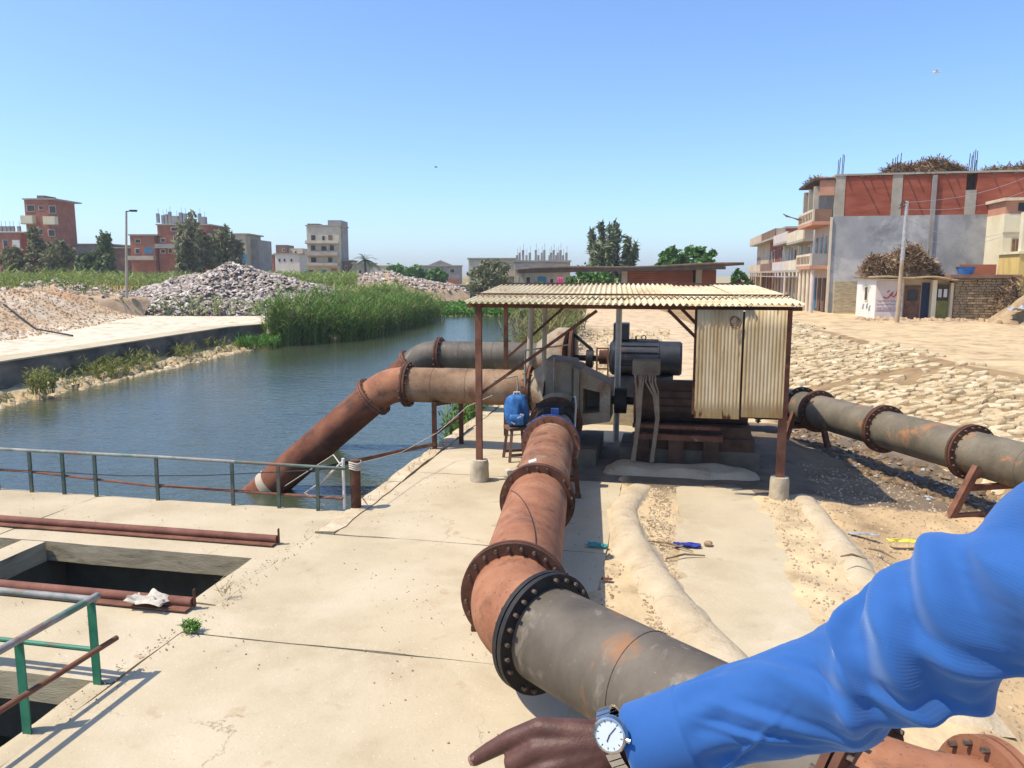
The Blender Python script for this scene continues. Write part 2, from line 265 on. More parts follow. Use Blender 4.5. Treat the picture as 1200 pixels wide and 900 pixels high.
class MB:
    def __init__(s): s.v = []; s.f = []
    def add(s, vs, fs):
        k = len(s.v); s.v += [Vector(p) for p in vs]; s.f += [tuple(i + k for i in f) for f in fs]; return s
    def box(s, c, size, M=None, taper=1.0):
        hx, hy, hz = [q / 2 for q in size]; c = Vector(c)
        vs = [Vector((x * (taper if z > 0 else 1), y * (taper if z > 0 else 1), z)) for x, y, z in
              ((-hx, -hy, -hz), (hx, -hy, -hz), (hx, hy, -hz), (-hx, hy, -hz), (-hx, -hy, hz), (hx, -hy, hz), (hx, hy, hz), (-hx, hy, hz))]
        if M is not None: vs = [M @ p for p in vs]
        return s.add([p + c for p in vs], [(0, 3, 2, 1), (4, 5, 6, 7), (0, 1, 5, 4), (1, 2, 6, 5), (2, 3, 7, 6), (3, 0, 4, 7)])
    def lbox(s, a0, a1, b0, b1, z0, z1):      # a box in the quay's own frame
        M = Matrix.Rotation(ANG, 3, 'Z')
        return s.box(W((a0 + a1) / 2, (b0 + b1) / 2, (z0 + z1) / 2), (a1 - a0, b1 - b0, z1 - z0), M)
    def bar(s, p0, p1, w, h=None, up=Vector((0, 0, 1))):
        p0, p1 = Vector(p0), Vector(p1); h = h or w; x, y, d = basis(p1 - p0, up)
        vs = []
        for p in (p0, p1):
            for i, j in ((-1, -1), (1, -1), (1, 1), (-1, 1)): vs.append(p + x * (i * w / 2) + y * (j * h / 2))
        return s.add(vs, [(0, 3, 2, 1), (4, 5, 6, 7), (0, 1, 5, 4), (1, 2, 6, 5), (2, 3, 7, 6), (3, 0, 4, 7)])
    def angle(s, p0, p1, w, t=.008, up=Vector((0, 0, 1))):   # an angle iron
        p0, p1 = Vector(p0), Vector(p1); x, y, d = basis(p1 - p0, up)
        s.bar(p0 + x * (-w / 2 + t / 2), p1 + x * (-w / 2 + t / 2), t, w, up)
        return s.bar(p0 + y * (-w / 2 + t / 2) + x * t * .6, p1 + y * (-w / 2 + t / 2) + x * t * .6, w - t, t, up)
    def tube(s, pts, r, n=12, cap=True):
        pts = [Vector(p) for p in pts]; m = len(pts); rs = r if isinstance(r, (list, tuple)) else [r] * m
        x, y, d = basis(pts[1] - pts[0]); rings = []; k = len(s.v); prev = d
        for i, p in enumerate(pts):
            t = (pts[min(i + 1, m - 1)] - pts[max(i - 1, 0)])
            t = t.normalized() if t.length > 1e-9 else prev
            q = prev.rotation_difference(t); x = q @ x; y = q @ y; prev = t
            for j in range(n):
                a = 2 * math.pi * j / n; s.v.append(p + x * (math.cos(a) * rs[i]) + y * (math.sin(a) * rs[i]))
        for i in range(m - 1):
            for j in range(n):
                j2 = (j + 1) % n; s.f.append((k + i * n + j, k + i * n + j2, k + (i + 1) * n + j2, k + (i + 1) * n + j))
        if cap:
            s.f.append(tuple(k + j for j in reversed(range(n)))); s.f.append(tuple(k + (m - 1) * n + j for j in range(n)))
        return s
    def lathe(s, c, axis, prof, n=32, a0=0, a1=2 * math.pi):   # prof: (radius, height along the axis)
        c = Vector(c); x, y, d = basis(axis); k = len(s.v); m = len(prof)
        for r, h in prof:
            for j in range(n):
                a = a0 + (a1 - a0) * j / n; s.v.append(c + d * h + x * (math.cos(a) * r) + y * (math.sin(a) * r))
        for i in range(m - 1):
            for j in range(n):
                j2 = (j + 1) % n; s.f.append((k + i * n + j, k + i * n + j2, k + (i + 1) * n + j2, k + (i + 1) * n + j))
        return s
    def prism(s, poly, z0, z1):
        n = len(poly); k = len(s.v)
        s.v += [Vector((p[0], p[1], z0)) for p in poly] + [Vector((p[0], p[1], z1)) for p in poly]
        s.f.append(tuple(k + i for i in reversed(range(n)))); s.f.append(tuple(k + n + i for i in range(n)))
        for i in range(n):
            j = (i + 1) % n; s.f.append((k + i, k + j, k + n + j, k + n + i))
        return s
    def grid(s, fn, nu, nv):
        k = len(s.v)
        for i in range(nu + 1):
            for j in range(nv + 1): s.v.append(Vector(fn(i / nu, j / nv)))
        for i in range(nu):
            for j in range(nv):
                a = k + i * (nv + 1) + j; s.f.append((a, a + nv + 1, a + nv + 2, a + 1))
        return s
    def mesh(s, name, mat, off=Vector((0, 0, 0)), smooth=35):
        me = bpy.data.meshes.new(name); me.from_pydata([tuple(p - off) for p in s.v], [], s.f); me.update()
        if mat: me.materials.append(MATS[mat])
        if smooth:
            me.shade_smooth(); me.set_sharp_from_angle(angle=rad(smooth))
        return me
    def build(s, name, mat, parent=None, smooth=35, at=None, local=False):
        off = Vector((0, 0, 0)) if local else (wloc(parent) if parent else (Vector(at) if at is not None else Vector((0, 0, 0))))
        o = bpy.data.objects.new(name, s.mesh(name, mat, off, smooth)); COL.objects.link(o)
        if parent: o.parent = parent
        elif at is not None: o.location = at
        return o
def struct(o): o['kind'] = 'structure'; return o
def stuffk(o): o['kind'] = 'stuff'; return o
def bevel(o, wd, seg=2):
    m = o.modifiers.new('bevel', 'BEVEL'); m.width = wd; m.segments = seg; m.limit_method = 'ANGLE'; m.angle_limit = rad(40); return o
def npmesh(name, V, Fq, mat, at=(0, 0, 0), parent=None, smooth=False):
    me = bpy.data.meshes.new(name); V = np.asarray(V, dtype=np.float32) - np.asarray(at, dtype=np.float32); Fq = np.asarray(Fq, dtype=np.int32)
    me.vertices.add(len(V)); me.vertices.foreach_set('co', V.ravel())
    k = Fq.shape[1]; me.loops.add(Fq.size); me.loops.foreach_set('vertex_index', Fq.ravel())
    me.polygons.add(len(Fq)); me.polygons.foreach_set('loop_start', np.arange(0, Fq.size, k, dtype=np.int32))
    me.update(calc_edges=True); me.materials.append(MATS[mat])
    if smooth: me.shade_smooth()
    o = bpy.data.objects.new(name, me); COL.objects.link(o)
    if parent: o.parent = parent
    else: o.location = at
    return o

# ================================================================== THE SETTING
WATER = -1.1
XBANK = [(10, -2.4), (18.9, -.75), (41.5, 1.9), (70, 3.2), (82, 3.4), (150, 4)]
XLEFT = [(0, -19.2), (25.85, -17.5), (33.5, -16.9), (47.4, -15.9), (49.2, -15.1), (54.5, -12.3), (82, -8.8), (140, -9)]
XTOP = [(8, 12.2), (18, 12.8), (23, 12.95), (31, 13.8), (39, 14.6), (60, 16.5), (110, 20)]
RP0, RP1 = Vector((7.75, 8.6, 0)), Vector((6.05, 16.9, 0))        # plan of the right-hand pipe
def pipe_dist(x, y):
    d = RP1 - RP0; L = d.length; d = d / L
    t = (x - RP0.x) * d.x + (y - RP0.y) * d.y
    return (x - RP0.x) * d.y - (y - RP0.y) * d.x, t / L
def n3(x, y, s, o=0.0): return noise.noise(Vector((x * s + o, y * s - o, o * .37)))
PADS = [(-9.0, 3.9, -9.0, 9.3), (4.75, 6.05, -5.2, 2.4)]             # paved areas in the quay frame
def gz(x, y):
    """height and colour of the bare ground"""
    a, b = loc(x, y); xb = interp(y, XBANK); xl = interp(y, XLEFT)
    if (b < .05 and a < .12) or (b >= .05 and a < .12 and x > xl and b < 9) or (b >= 9 and xl < x < xb and y < 150):
        if y > 84: return WATER + .05 + .2 * sstep(y, 84, 100), (.16, .18, .06)
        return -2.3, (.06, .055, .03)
    if x <= xl:                                                       # left bank
        s = xl - x
        if y < 50 and s < 2.15:
            return lerp(-1.25, -.82, sstep(s, 0, 1.2)) + .10 * n3(x, y, 1.7), (.50, .40, .24)
        base = .2 if y < 50 else lerp(-.9, .3, sstep(s, 0, 4.0))
        xi = -25.3 - .155 * (y - 38)                                  # foot of the sand bank
        m = sstep(xi - x, -.5, 6.0)
        far = sstep(y, 66, 92)
        z = base + (2.0 + .35 * n3(x, y, .12)) * max(m * sstep(s, 2, 6), 0) * (1 - far) + far * 1.9 * sstep(s, 0, 8)
        rough = max(m, far) * (.16 * n3(x, y, .8) + .07 * n3(x, y, 2.3))
        z += rough + .02 * n3(x, y, .9)
        if m > .1 and far < .6:
            c = (.58, .42, .26) if n3(x, y, .35, 3) < .12 else (.62, .50, .36)
            if z > 1.7 and n3(x, y, .2, 9) > .0: c = (.56, .30, .14)
            return z, c
        if far >= .4: return z, (.34, .28, .14)
        return z, (.66, .57, .43)
    xt = interp(y, XTOP); xf = xt - 4.4
    pd, pt = pipe_dist(x, y)
    z = -.012 + .03 * n3(x, y, .7) + .018 * n3(x, y, 2.6) + .5 * sstep(y, 19, 38)
    c = (.58, .45, .27)
    for a0, a1, b0, b1 in PADS:
        if a0 + .12 < a < a1 - .14 and b0 + .1 < b < b1 - .12: return -.14, c
    if a > 6.9:
        k = sstep(a, 6.9, 7.6); z += -.13 * k + .05 * k * n3(x, y, 1.6); c = (.50, .36, .20)
    if b > 2.1 + .3 * n3(x, y, 1.3) and a > 3.9 and y < 17.5: c = (.20, .155, .11)  # dark yard colour by the shelter: its shade painted onto the ground
    if y < 19 and 7.2 < a and x < xf + .3:
        gdip = math.exp(-((pd - .75) / .75) ** 2); z -= .20 * gdip
        if gdip > .45: c = (.15, .12, .09) if n3(x, y, 1.1, 4) > -.25 else (.32, .25, .17)
    if y > 20 and x < xf: c = (.58, .44, .28)
    if x > xf:
        t = (x - xf) / (xt - xf)
        top = .9 + .05 * n3(x, y, .5)
        if t < 1: z = lerp(z - .18, top, t ** .85); c = (.30, .205, .11)
        else:
            z = top + .06 * n3(x, y, 1.2) * sstep(x - xt, 0, 1)
            c = (.56, .42, .245)
        z = lerp(z, z + .02 * n3(x, y, 3), .5)
    far = sstep(y, 85, 125); z = lerp(z, 1.9, far) if x < 14 else z
    if far > .5: c = (.40, .34, .20)
    return z, c
def axis(segs):
    out = []
    for a, b, n in segs: out += list(np.linspace(a, b, n, endpoint=False))
    return out + [segs[-1][1]]
xs = axis([(-1400, -300, 8), (-300, -70, 14), (-70, -27, 60), (-27, -14, 52), (-14, -3, 26), (-3, 3, 30), (3, 14, 92), (14, 34, 60), (34, 90, 28), (90, 400, 12), (400, 1400, 6)])
ys = axis([(-60, 0, 8), (0, 5, 8), (5, 20, 125), (20, 42, 100), (42, 76, 90), (76, 150, 60), (150, 400, 20), (400, 1500, 12)])
V, cols = [], []
for y in ys:
    for x in xs:
        z, c = gz(x, y)
        V.append((x, y, z)); cols.append((*c, 1))
nx = len(xs); F = []
for j in range(len(ys) - 1):
    for i in range(nx - 1):
        k = j * nx + i; F.append((k, k + 1, k + nx + 1, k + nx))
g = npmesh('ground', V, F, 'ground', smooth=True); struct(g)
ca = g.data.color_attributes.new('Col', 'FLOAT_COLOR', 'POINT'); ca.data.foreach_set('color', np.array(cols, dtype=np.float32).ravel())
# water: one rippled sheet
m = MB(); m.add([(-24, -6, WATER), (6, -6, WATER), (6, 100, WATER), (-24, 100, WATER)], [(0, 1, 2, 3)])
struct(m.build('canal_water', 'water', smooth=0))

# ---- the concrete platform: slabs with open joints, kerb strip and the walls that carry it
plat = bpy.data.objects.new('concrete_platform', None); COL.objects.link(plat); plat.location = W(0, 0, 0); struct(plat)
def slab(a0, a1, b0, b1, z=0.0, t=.24, jit=.012, name='slab', mat='concrete', parent=plat, nu=None):
    """a slab whose edges wander a little and whose top is not dead flat"""
    nu = nu or max(3, int((a1 - a0) / .28)); nv = max(3, int((b1 - b0) / .28)); mb = MB(); sd0 = random.random() * 50
    def top(u, v):
        a, b = lerp(a0, a1, u), lerp(b0, b1, v)
        if u in (0, 1): a += jit * 2.2 * noise.noise(Vector((b * 2.3, sd0, a)))
        if v in (0, 1): b += jit * 2.2 * noise.noise(Vector((a * 2.3, sd0, b)))
        edge = min(u * (a1 - a0), (1 - u) * (a1 - a0), v * (b1 - b0), (1 - v) * (b1 - b0))
        return W(a, b, z + .006 * noise.noise(Vector((a * .8, b * .8, sd0))) - (.010 if edge < .01 else 0))
    mb.grid(top, nu, nv); k = len(mb.v)
    ring = [i * (nv + 1) for i in range(nu + 1)] + [nu * (nv + 1) + j for j in range(1, nv + 1)] + [i * (nv + 1) + nv for i in range(nu - 1, -1, -1)] + [j for j in range(nv - 1, 0, -1)]
    for i in ring: mb.v.append(mb.v[i] - Vector((0, 0, t)))
    for q in range(len(ring)):
        q2 = (q + 1) % len(ring); mb.f.append((ring[q2], ring[q], k + q, k + q2))
    mb.f.append(tuple(k + q for q in range(len(ring))))
    o = mb.build(name, mat, parent, smooth=30); o.data.materials.append(MATS['concrete_edge'])
    for pg in o.data.polygons:
        if abs(pg.normal.z) < .5: pg.material_index = 1
    return o
g_ = .011
for b0, b1 in ((-9, -3.95), (-3.95, -1.02), (-1.02, 2.3), (2.3, 5.4), (5.4, 9.2)):
    if b0 == 2.3:
        slab(.30, 1.95, b0 + g_, b1 - g_); slab(1.97, 3.88, b0 + g_, b1 - g_, mat='concrete_shade'); continue
    slab(.30 if b0 > -1.5 else (.035 if b0 > -3.96 else .06), 3.88, b0 + g_, b1 - g_)
for b0, b1 in ((-1.0, 1.6), (1.6, 4.6), (4.6, 9.2)): slab(.03, .285, b0 + g_, b1 - g_, z=.014, jit=.03, name='kerb', mat='concrete_kerb')
# left part, round the open pits
for a0, a1, b0, b1 in ((-9, -4.1, -1.98, .02), (-4.1, .012, -1.98, .02),
                       (-9, -3.72, -4.88, -3.30), (-3.72, .012, -4.88, -3.30),
                       (-3.62, -3.28, -3.285, -1.995), (-.33, .012, -3.285, -1.995),
                       (-9, -2.4, -9, -4.9), (-.16, .035, -9, -4.9)):
    slab(a0, a1, b0 + .004, b1 - .004, z=-.018, t=.26)
slab(4.75, 6.05, -5.2, 2.4, z=-.002, t=.12, jit=.05)
mb = MB()
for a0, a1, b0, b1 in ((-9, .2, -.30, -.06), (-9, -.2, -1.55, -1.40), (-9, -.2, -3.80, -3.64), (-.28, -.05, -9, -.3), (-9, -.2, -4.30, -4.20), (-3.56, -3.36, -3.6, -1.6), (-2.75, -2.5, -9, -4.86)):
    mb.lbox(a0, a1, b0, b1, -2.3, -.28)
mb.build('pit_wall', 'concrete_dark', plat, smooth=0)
mb = MB(); mb.lbox(.06, .5, -.3, 9.2, -2.3, -.235); mb.build('quay_wall', 'quay_wall', plat, smooth=0)
# crumbled plinth in front of the pumps
mb = MB()
def plinth(u, v):
    a, b = lerp(3.45, 6.2, u), lerp(2.75, 3.55, v)
    e = min(1, min(u, 1 - u) * 9) * min(1, min(v, 1 - v) * 5)
    return W(a + .05 * n3(a, b, 2), b + .05 * n3(a, b, 2, 4), -.03 + .13 * e + .06 * n3(a, b, 2.2) * e)
mb.grid(plinth, 30, 10); mb.build('plinth', 'hump_cement', plat, smooth=60)
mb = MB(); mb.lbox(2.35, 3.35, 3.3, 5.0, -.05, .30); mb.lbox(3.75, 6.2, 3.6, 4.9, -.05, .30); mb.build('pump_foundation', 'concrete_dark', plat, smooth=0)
mb = MB(); mb.lbox(1.9, 5.4, 7.2, 8.9, -.1, .55); mb.build('pump_foundation', 'concrete_edge', plat, smooth=0)

# ---- buried pipes under cement humps
def hump(label, pts, r0, r1):
    mb = MB(); P_ = [W(a, b) for a, b in pts]; n = 46; path = []
    cum = [0]
    for p, q in zip(P_, P_[1:]): cum.append(cum[-1] + (q - p).length)
    for i in range(n + 1):
        s_ = cum[-1] * i / n; x = interp(s_, list(zip(cum, [p.x for p in P_]))); y = interp(s_, list(zip(cum, [p.y for p in P_])))
        path.append(Vector((x, y, 0)))
    for _ in range(3):
        path = [path[0]] + [(path[i - 1] + path[i] * 2 + path[i + 1]) / 4 for i in range(1, n)] + [path[-1]]
    def fn(u, v):
        i = min(n, int(round(u * n))); p = path[i]; t = (path[min(n, i + 1)] - path[max(0, i - 1)]).normalized(); nrm = Vector((-t.y, t.x, 0))
        r = lerp(r0, r1, u) * (1 + .10 * n3(p.x, p.y, 1.3)); a = lerp(-.08, 1.08, v) * math.pi
        e = min(1, u * 14, (1 - u) * 14) ** .5
        w = 1.45 if abs(v - .5) > .42 else 1.0
        return p + nrm * (math.cos(a) * r * w) + Vector((0, 0, -.04 + (math.sin(a) * r * .62 + .02 * n3(p.x + v, p.y, 4)) * e))
    mb.grid(fn, n, 14); o = mb.build('cement_hump', 'hump_cement', at=P_[0], smooth=70)
    return tag(o, label, 'buried pipe', 'buried pipes under cement')
hump('long crooked cement hump over a buried pipe, nearer the flanged pipe', [(4.22, 2.35), (4.10, 1.6), (3.98, .8), (4.12, -.3), (4.36, -1.3), (4.72, -2.5), (5.15, -3.6), (5.8, -5.0)], .20, .25)
hump('straight cement hump over a buried pipe, right of the concrete strip', [(6.66, 2.25), (6.72, 1.0), (6.80, -.6), (6.84, -2.2), (6.9, -4.2)], .17, .20)

# ---- left quay wall across the water
mb = MB(); pts = [(y, interp(y, XLEFT) - 1.72) for y in np.linspace(8, 50.5, 44)]
poly = [(x + .03 * n3(x, y, .4), y) for y, x in pts] + [(x - .9, y) for y, x in reversed(pts)]
mb.prism(poly, -1.6, .17); wl = mb.build('retaining_wall', 'quay_wall', at=(-17.5, 28, -1.2), smooth=20)
tag(wl, 'dark stained concrete quay wall along the far side of the water', 'wall')
mb = MB(); poly = [(x + .09, y) for y, x in pts] + [(x - 1.3, y) for y, x in reversed(pts)]
mb.prism(poly, .174, .235); mb.build('coping', 'concrete', wl, smooth=20)

# ================================================================== PIPELINES
def flange(parent, c, ax, r, R, t=.045, n=20, mat='dark_rust', pair=True, bmat='bolt_steel'):
    c = Vector(c); mb = MB()
    off = (-t * .62, t * .62) if pair else (0,)
    for o_ in off:
        h = t / 2 - .002
        mb.lathe(c + Vector(ax).normalized() * o_, ax, [(r * .9, -h), (R, -h), (R, h), (r * .9, h), (r * .9, -h)], 48)
    f = mb.build('flange', mat, parent, smooth=40)
    x, y, d = basis(ax); b = MB(); L = t * (1.9 if pair else 1.2)
    for i in range(n):
        if random.random() < .14: continue
        a = 2 * math.pi * (i + .5) / n; p = c + x * (math.cos(a) * (r + R + .02) / 2) + y * (math.sin(a) * (r + R + .02) / 2)
        b.tube([p - d * L, p + d * L], .016, 6)
    stuffk(b.build('bolts', bmat, f, smooth=30)); return f
def arc_pts(p0, d0, p1, d1, n=14):
    p0, p1, d0, d1 = Vector(p0), Vector(p1), Vector(d0).normalized(), Vector(d1).normalized(); k = (p1 - p0).length * .40
    a, b, c, d = p0, p0 + d0 * k, p1 - d1 * k, p1
    return [a * (1 - t) ** 3 + b * 3 * t * (1 - t) ** 2 + c * 3 * t * t * (1 - t) + d * t ** 3 for t in [i / n for i in range(n + 1)]]
def seam(parent, c, ax, r, mat):           # a weld bead round a pipe
    mb = MB(); x, y, d = basis(ax)
    mb.tube([Vector(c) + x * math.cos(a) * r + y * math.sin(a) * r for a in np.linspace(0, 2 * math.pi, 41)], .007, 5, cap=False)
    return mb.build('weld', mat, parent, smooth=60)
R1 = .36
# ---- near discharge line
F1 = Vector((.62, 12.05, .71)); FA = Vector((.03, 6.22, .71)); dA = (FA - F1).normalized()
F2 = F1 + dA * ((F1.y - 8.95) / -dA.y)
dB = Vector((.635, -.772, 0)).normalized(); FI = FA + dA * .40; FB = FI + dB * .40
FC = FB + dB * 2.42; dC = Vector((.97, .05, -.05)).normalized(); FJ = FC + dB * .36; FD = FJ + dC * .34
pl = thing('discharge_pipeline', 'rusty flanged pipe running from the pump to the lower right, bent at an elbow', 'pipe', (.0, 6.2, .33))
MB().tube([F1 + dA * .05, F2 - dA * .02], R1, 40).build('pipe_section', 'rust_pipe', pl)
MB().tube([F2 + dA * .02, FA - dA * .03], R1, 40).build('pipe_section', 'rust_elbow', pl)
MB().tube(arc_pts(FA + dA * .02, dA, FB - dB * .02, dB), R1 * 1.005, 40).build('elbow', 'rust_elbow', pl)
gp = MB().tube([FB + dB * .02, FC], R1, 48).build('pipe_section', 'grey_pipe', pl)
seam(pl, FB + dB * .98, dB, R1 + .001, 'grey_pipe')
for k in range(3): pass
MB().tube(arc_pts(FC, dB, FD, dC), R1, 40).build('elbow', 'rust_elbow', pl)
MB().tube([FD, FD + dC * 3.2], R1, 40).build('pipe_section', 'rust_elbow', pl)
flange(pl, F2, dA, R1, .455, n=22); flange(pl, FA, dA, R1, .465, n=24); flange(pl, FB, dB, R1, .465, n=24, mat='black_iron')
flange(pl, FC, dB, R1, .46, n=22); flange(pl, FD, dC, R1, .46, n=20, mat='rust_elbow')
# blue gasket flange where the valve joins
fb = flange(pl, F1 + dA * .04, dA, R1, .47, n=22, mat='angle_rust', pair=False)
mb = MB(); mb.lathe(F1 - dA * .045, dA, [(R1 * .9, -.04), (.475, -.04), (.475, .035), (R1 * .9, .035), (R1 * .9, -.04)], 44); mb.build('blue_flange', 'blue_paint', pl, smooth=40)
# patch plate and a wire laid over the pipe
p = F1.lerp(F2, .82); mb = MB(); mb.box(p + Vector((-.10, 0, R1 * .965)), (.10, .12, .02), Matrix.Rotation(-.28, 3, 'Y')); mb.build('repair_patch', 'white_plastic', pl)
# gate valve body behind it
V0 = F1 - dA * .08; V1 = F1 - dA * 1.18 + Vector((.03, 0, .12)); vd = (V1 - V0).normalized()
MB().tube([V0, V0.lerp(V1, .3), V0.lerp(V1, .7), V1], [R1 * 1.0, R1 * .95, R1 * .95, R1], 32).build('valve_body', 'casing_pale', pl)
mb = MB().tube([V0.lerp(V1, .62), V0.lerp(V1, 1.02)], R1 * 1.06, 32); mb.build('rubber_sleeve', 'black_iron', pl)
mb = MB(); q = V0.lerp(V1, .45) + Vector((0, 0, R1)); mb.box(q + Vector((0, 0, .05)), (.34, .24, .13)); mb.tube([q + Vector((-.3, 0, .12)), q + Vector((.3, .05, .12))], .04, 10); mb.lathe(q + Vector((.32, .05, .12)), (1, .1, 0), [(.10, 0), (.13, 0), (.13, .02), (.10, .02), (.10, 0)], 20); mb.build('valve_gear', 'black_iron', pl)
mb = MB(); mb.box(q + Vector((0, -.42, .06)), (.12, .10, .16)); mb.build('valve_lug', 'blue_paint', pl)
flange(pl, V1, vd, R1, .47, n=18, mat='dark_rust', pair=False)
mb = MB().tube(arc_pts(V1, vd, W(2.60, 3.85, 1.02), Vector((.1, .6, .7))), R1 * .98, 32); mb.build('outlet_neck', 'casing', pl)
mb = MB(); s0 = q + Vector((.36, .1, -.32)); mb.tube([s0 + Vector((0, 0, -.06)), s0 + Vector((.02, 0, .45)), s0 + Vector((.0, .02, .58))], .022, 8); mb.build('lever', 'galv', pl)
# two low cradles under it
def cradle(label, c, d):
    t = thing('pipe_cradle', label, 'support', (c.x, c.y, 0), 'welded cradles under the near pipe'); n = Vector((-d.y, d.x, 0))
    for s in (-1, 1):
        MB().angle(Vector((c.x, c.y, -.01)) + n * (s * .46), Vector((c.x, c.y, .62)) + n * (s * .39), .07).build('leg', 'dark_rust', t, smooth=0)
    MB().bar(Vector((c.x, c.y, .30)) + n * .46, Vector((c.x, c.y, .30)) - n * .46, .06, .08).build('saddle', 'dark_rust', t, smooth=0)
    MB().bar(Vector((c.x, c.y, .03)) + n * .5, Vector((c.x, c.y, .03)) - n * .5, .07, .05).build('sill', 'dark_rust', t, smooth=0)
cradle('dark angle iron cradle under the near pipe, just behind its elbow', FA - dA * .75, dA)
cradle('dark angle iron cradle under the near pipe, below the blue flange', F1 + dA * .55, dA)
cradle('dark angle iron cradle under the thick grey pipe in the foreground', FB + dB * 1.75, dB)

# ---- right-hand discharge line
R2 = .335; rp = thing('discharge_pipeline', 'olive grey flanged pipe on trestles along the stone bank at right', 'pipe', (6.9, 13, .2))
q0, q1 = Vector((7.95, 7.6, .74)), Vector((6.20, 16.2, .60)); dR = (q1 - q0).normalized()
def rpt(y): return q0 + dR * ((y - q0.y) / dR.y)
yf = [11.65, 13.62, 15.62]
ends = [7.6] + yf + [16.2]
for y0, y1 in zip(ends, ends[1:]): MB().tube([rpt(y0 + .02), rpt(y1 - .02)], R2, 40).build('pipe_section', 'olive_pipe', rp)
for y in yf: flange(rp, rpt(y), dR, R2, .435, n=20, mat='dark_rust')
seam(rp, rpt(10.55), dR, R2 + .001, 'olive_pipe')
e1_ = q1 + Vector((-.75, .55, -.02))
MB().tube(arc_pts(q1, dR, e1_, Vector((-.9, .2, 0))), R2 * 1.03, 32).build('elbow', 'blue_black', rp)
MB().tube([e1_, e1_ + Vector((-1.2, .26, 0))], R2, 32).build('pipe_section', 'blue_black', rp)
flange(rp, q1 + dR * .02, dR, R2, .43, n=18, mat='black_iron', pair=False)
flange(rp, e1_, Vector((-.9, .2, 0)), R2, .43, n=18, mat='blue_black', pair=False)
def trestle(label, c, d, zb, hw, zt):
    t = thing('pipe_trestle', label, 'trestle', (c.x, c.y, zb), 'A-frame trestles under the right-hand pipe'); n = Vector((-d.y, d.x, 0)).normalized()
    if n.x > 0: n = -n
    b = [Vector((c.x, c.y, zb)) + n * hw, Vector((c.x, c.y, zb)) - n * hw]
    tp = [Vector((c.x, c.y, zt)) + n * (hw * .53), Vector((c.x, c.y, zt)) - n * (hw * .53)]
    for i in (0, 1): MB().angle(b[i], tp[i], .10, .012, up=d).build('leg', 'angle_rust', t, smooth=0)
    MB().bar(b[0] + Vector((0, 0, .035)), b[1] + Vector((0, 0, .035)), .07, .06).build('sill', 'angle_rust', t, smooth=0)
    k = (c.z - R2 - zb - .045) / (zt - zb); MB().bar(b[0].lerp(tp[0], k), b[1].lerp(tp[1], k), .08, .08).build('crossbar', 'angle_rust', t, smooth=0)
trestle('rusty A-frame trestle under the right-hand pipe, standing nearest in open sun', rpt(11.05), dR, -.14, .84, .62)
trestle('dark A-frame trestle under the right-hand pipe beside the corrugated panel', rpt(16.0), dR, -.30, .55, .55)

# ---- the two suction lines into the canal
def suction(label, b, z, a_end, mat_s, mat_e, mat_d, r, a_elb, drop):
    t = thing('suction_pipe', label, 'pipe', W(a_elb, b, WATER))
    A = W(a_end, b, z); B = W(a_elb, b, z); dd = (-E1 * math.cos(drop) - Vector((0, 0, math.sin(drop)))).normalized()
    Cc = B - E1 * .42 + dd * .42
    MB().tube([A, B], r, 40).build('pipe_section', mat_s, t)
    MB().tube(arc_pts(B, -E1, Cc, dd), r * 1.01, 40).build('elbow', mat_e, t)
    L = (z + 1.9) / math.sin(drop); MB().tube([Cc, Cc + dd * L], r, 40).build('pipe_section', mat_d, t)
    flange(t, B, E1, r, r + .10, n=16); flange(t, Cc, dd, r, r + .085, n=16, mat='angle_rust')
    seam(t, W((a_elb + a_end) / 2, b, z), E1, r + .001, mat_s); seam(t, W(a_elb + .55, b, z), E1, r + .001, mat_s)
    return t, dd, Cc
sf, ddF, CcF = suction('thick tan and rust suction pipe bending down into the water, nearest of two', 4.3, 1.23, 1.98, 'tan_pipe', 'rust_elbow', 'red_rust', .345, -.50, rad(40))
srr, ddR, CcR = suction('grey suction pipe behind the tan one, bending down into the water', 8.3, 1.42, 1.75, 'grey_pipe', 'grey_pipe', 'red_rust', .335, -1.05, rad(40))
flange(sf, W(1.96, 4.3, 1.23), E1, .345, .44, n=18, mat='angle_rust')
mb = MB(); x, y, d = basis(ddF); c = CcF + ddF * 3.05
mb.lathe(c, ddF, [(.348, -.09), (.36, -.09), (.362, .09), (.348, .09)], 32); mb.build('tape_band', 'pale_post', sf)
# stand under the suction pipe on the quay edge
t = thing('pipe_stand', 'rusty two-post stand under the tan suction pipe at the quay edge', 'support', W(.28, 4.25, 0))
for a, b in ((.12, 4.02), (.50, 4.62)): MB().bar(W(a, b, -.05), W(a, b, .93), .09, .09).build('post', 'dark_rust', t, smooth=0)
MB().bar(W(.12, 4.02, .90), W(.50, 4.62, .90), .09, .07).build('crossbar', 'dark_rust', t, smooth=0)
MB().bar(W(.12, 3.9, .30), W(.14, 6.2, .34), .05, .05).build('tie_bar', 'dark_rust', t, smooth=0)
# strut from the quay to the pipe
st = MB().bar(W(.16, 4.0, .12), CcF + ddF * 1.95 + Vector((0, -.05, -.36)), .07, .07).build('strut', 'dark_rust', at=W(.16, 4.0, .12), smooth=0)
tag(st, 'dark steel strut bracing the descending pipe from the quay edge', 'strut')

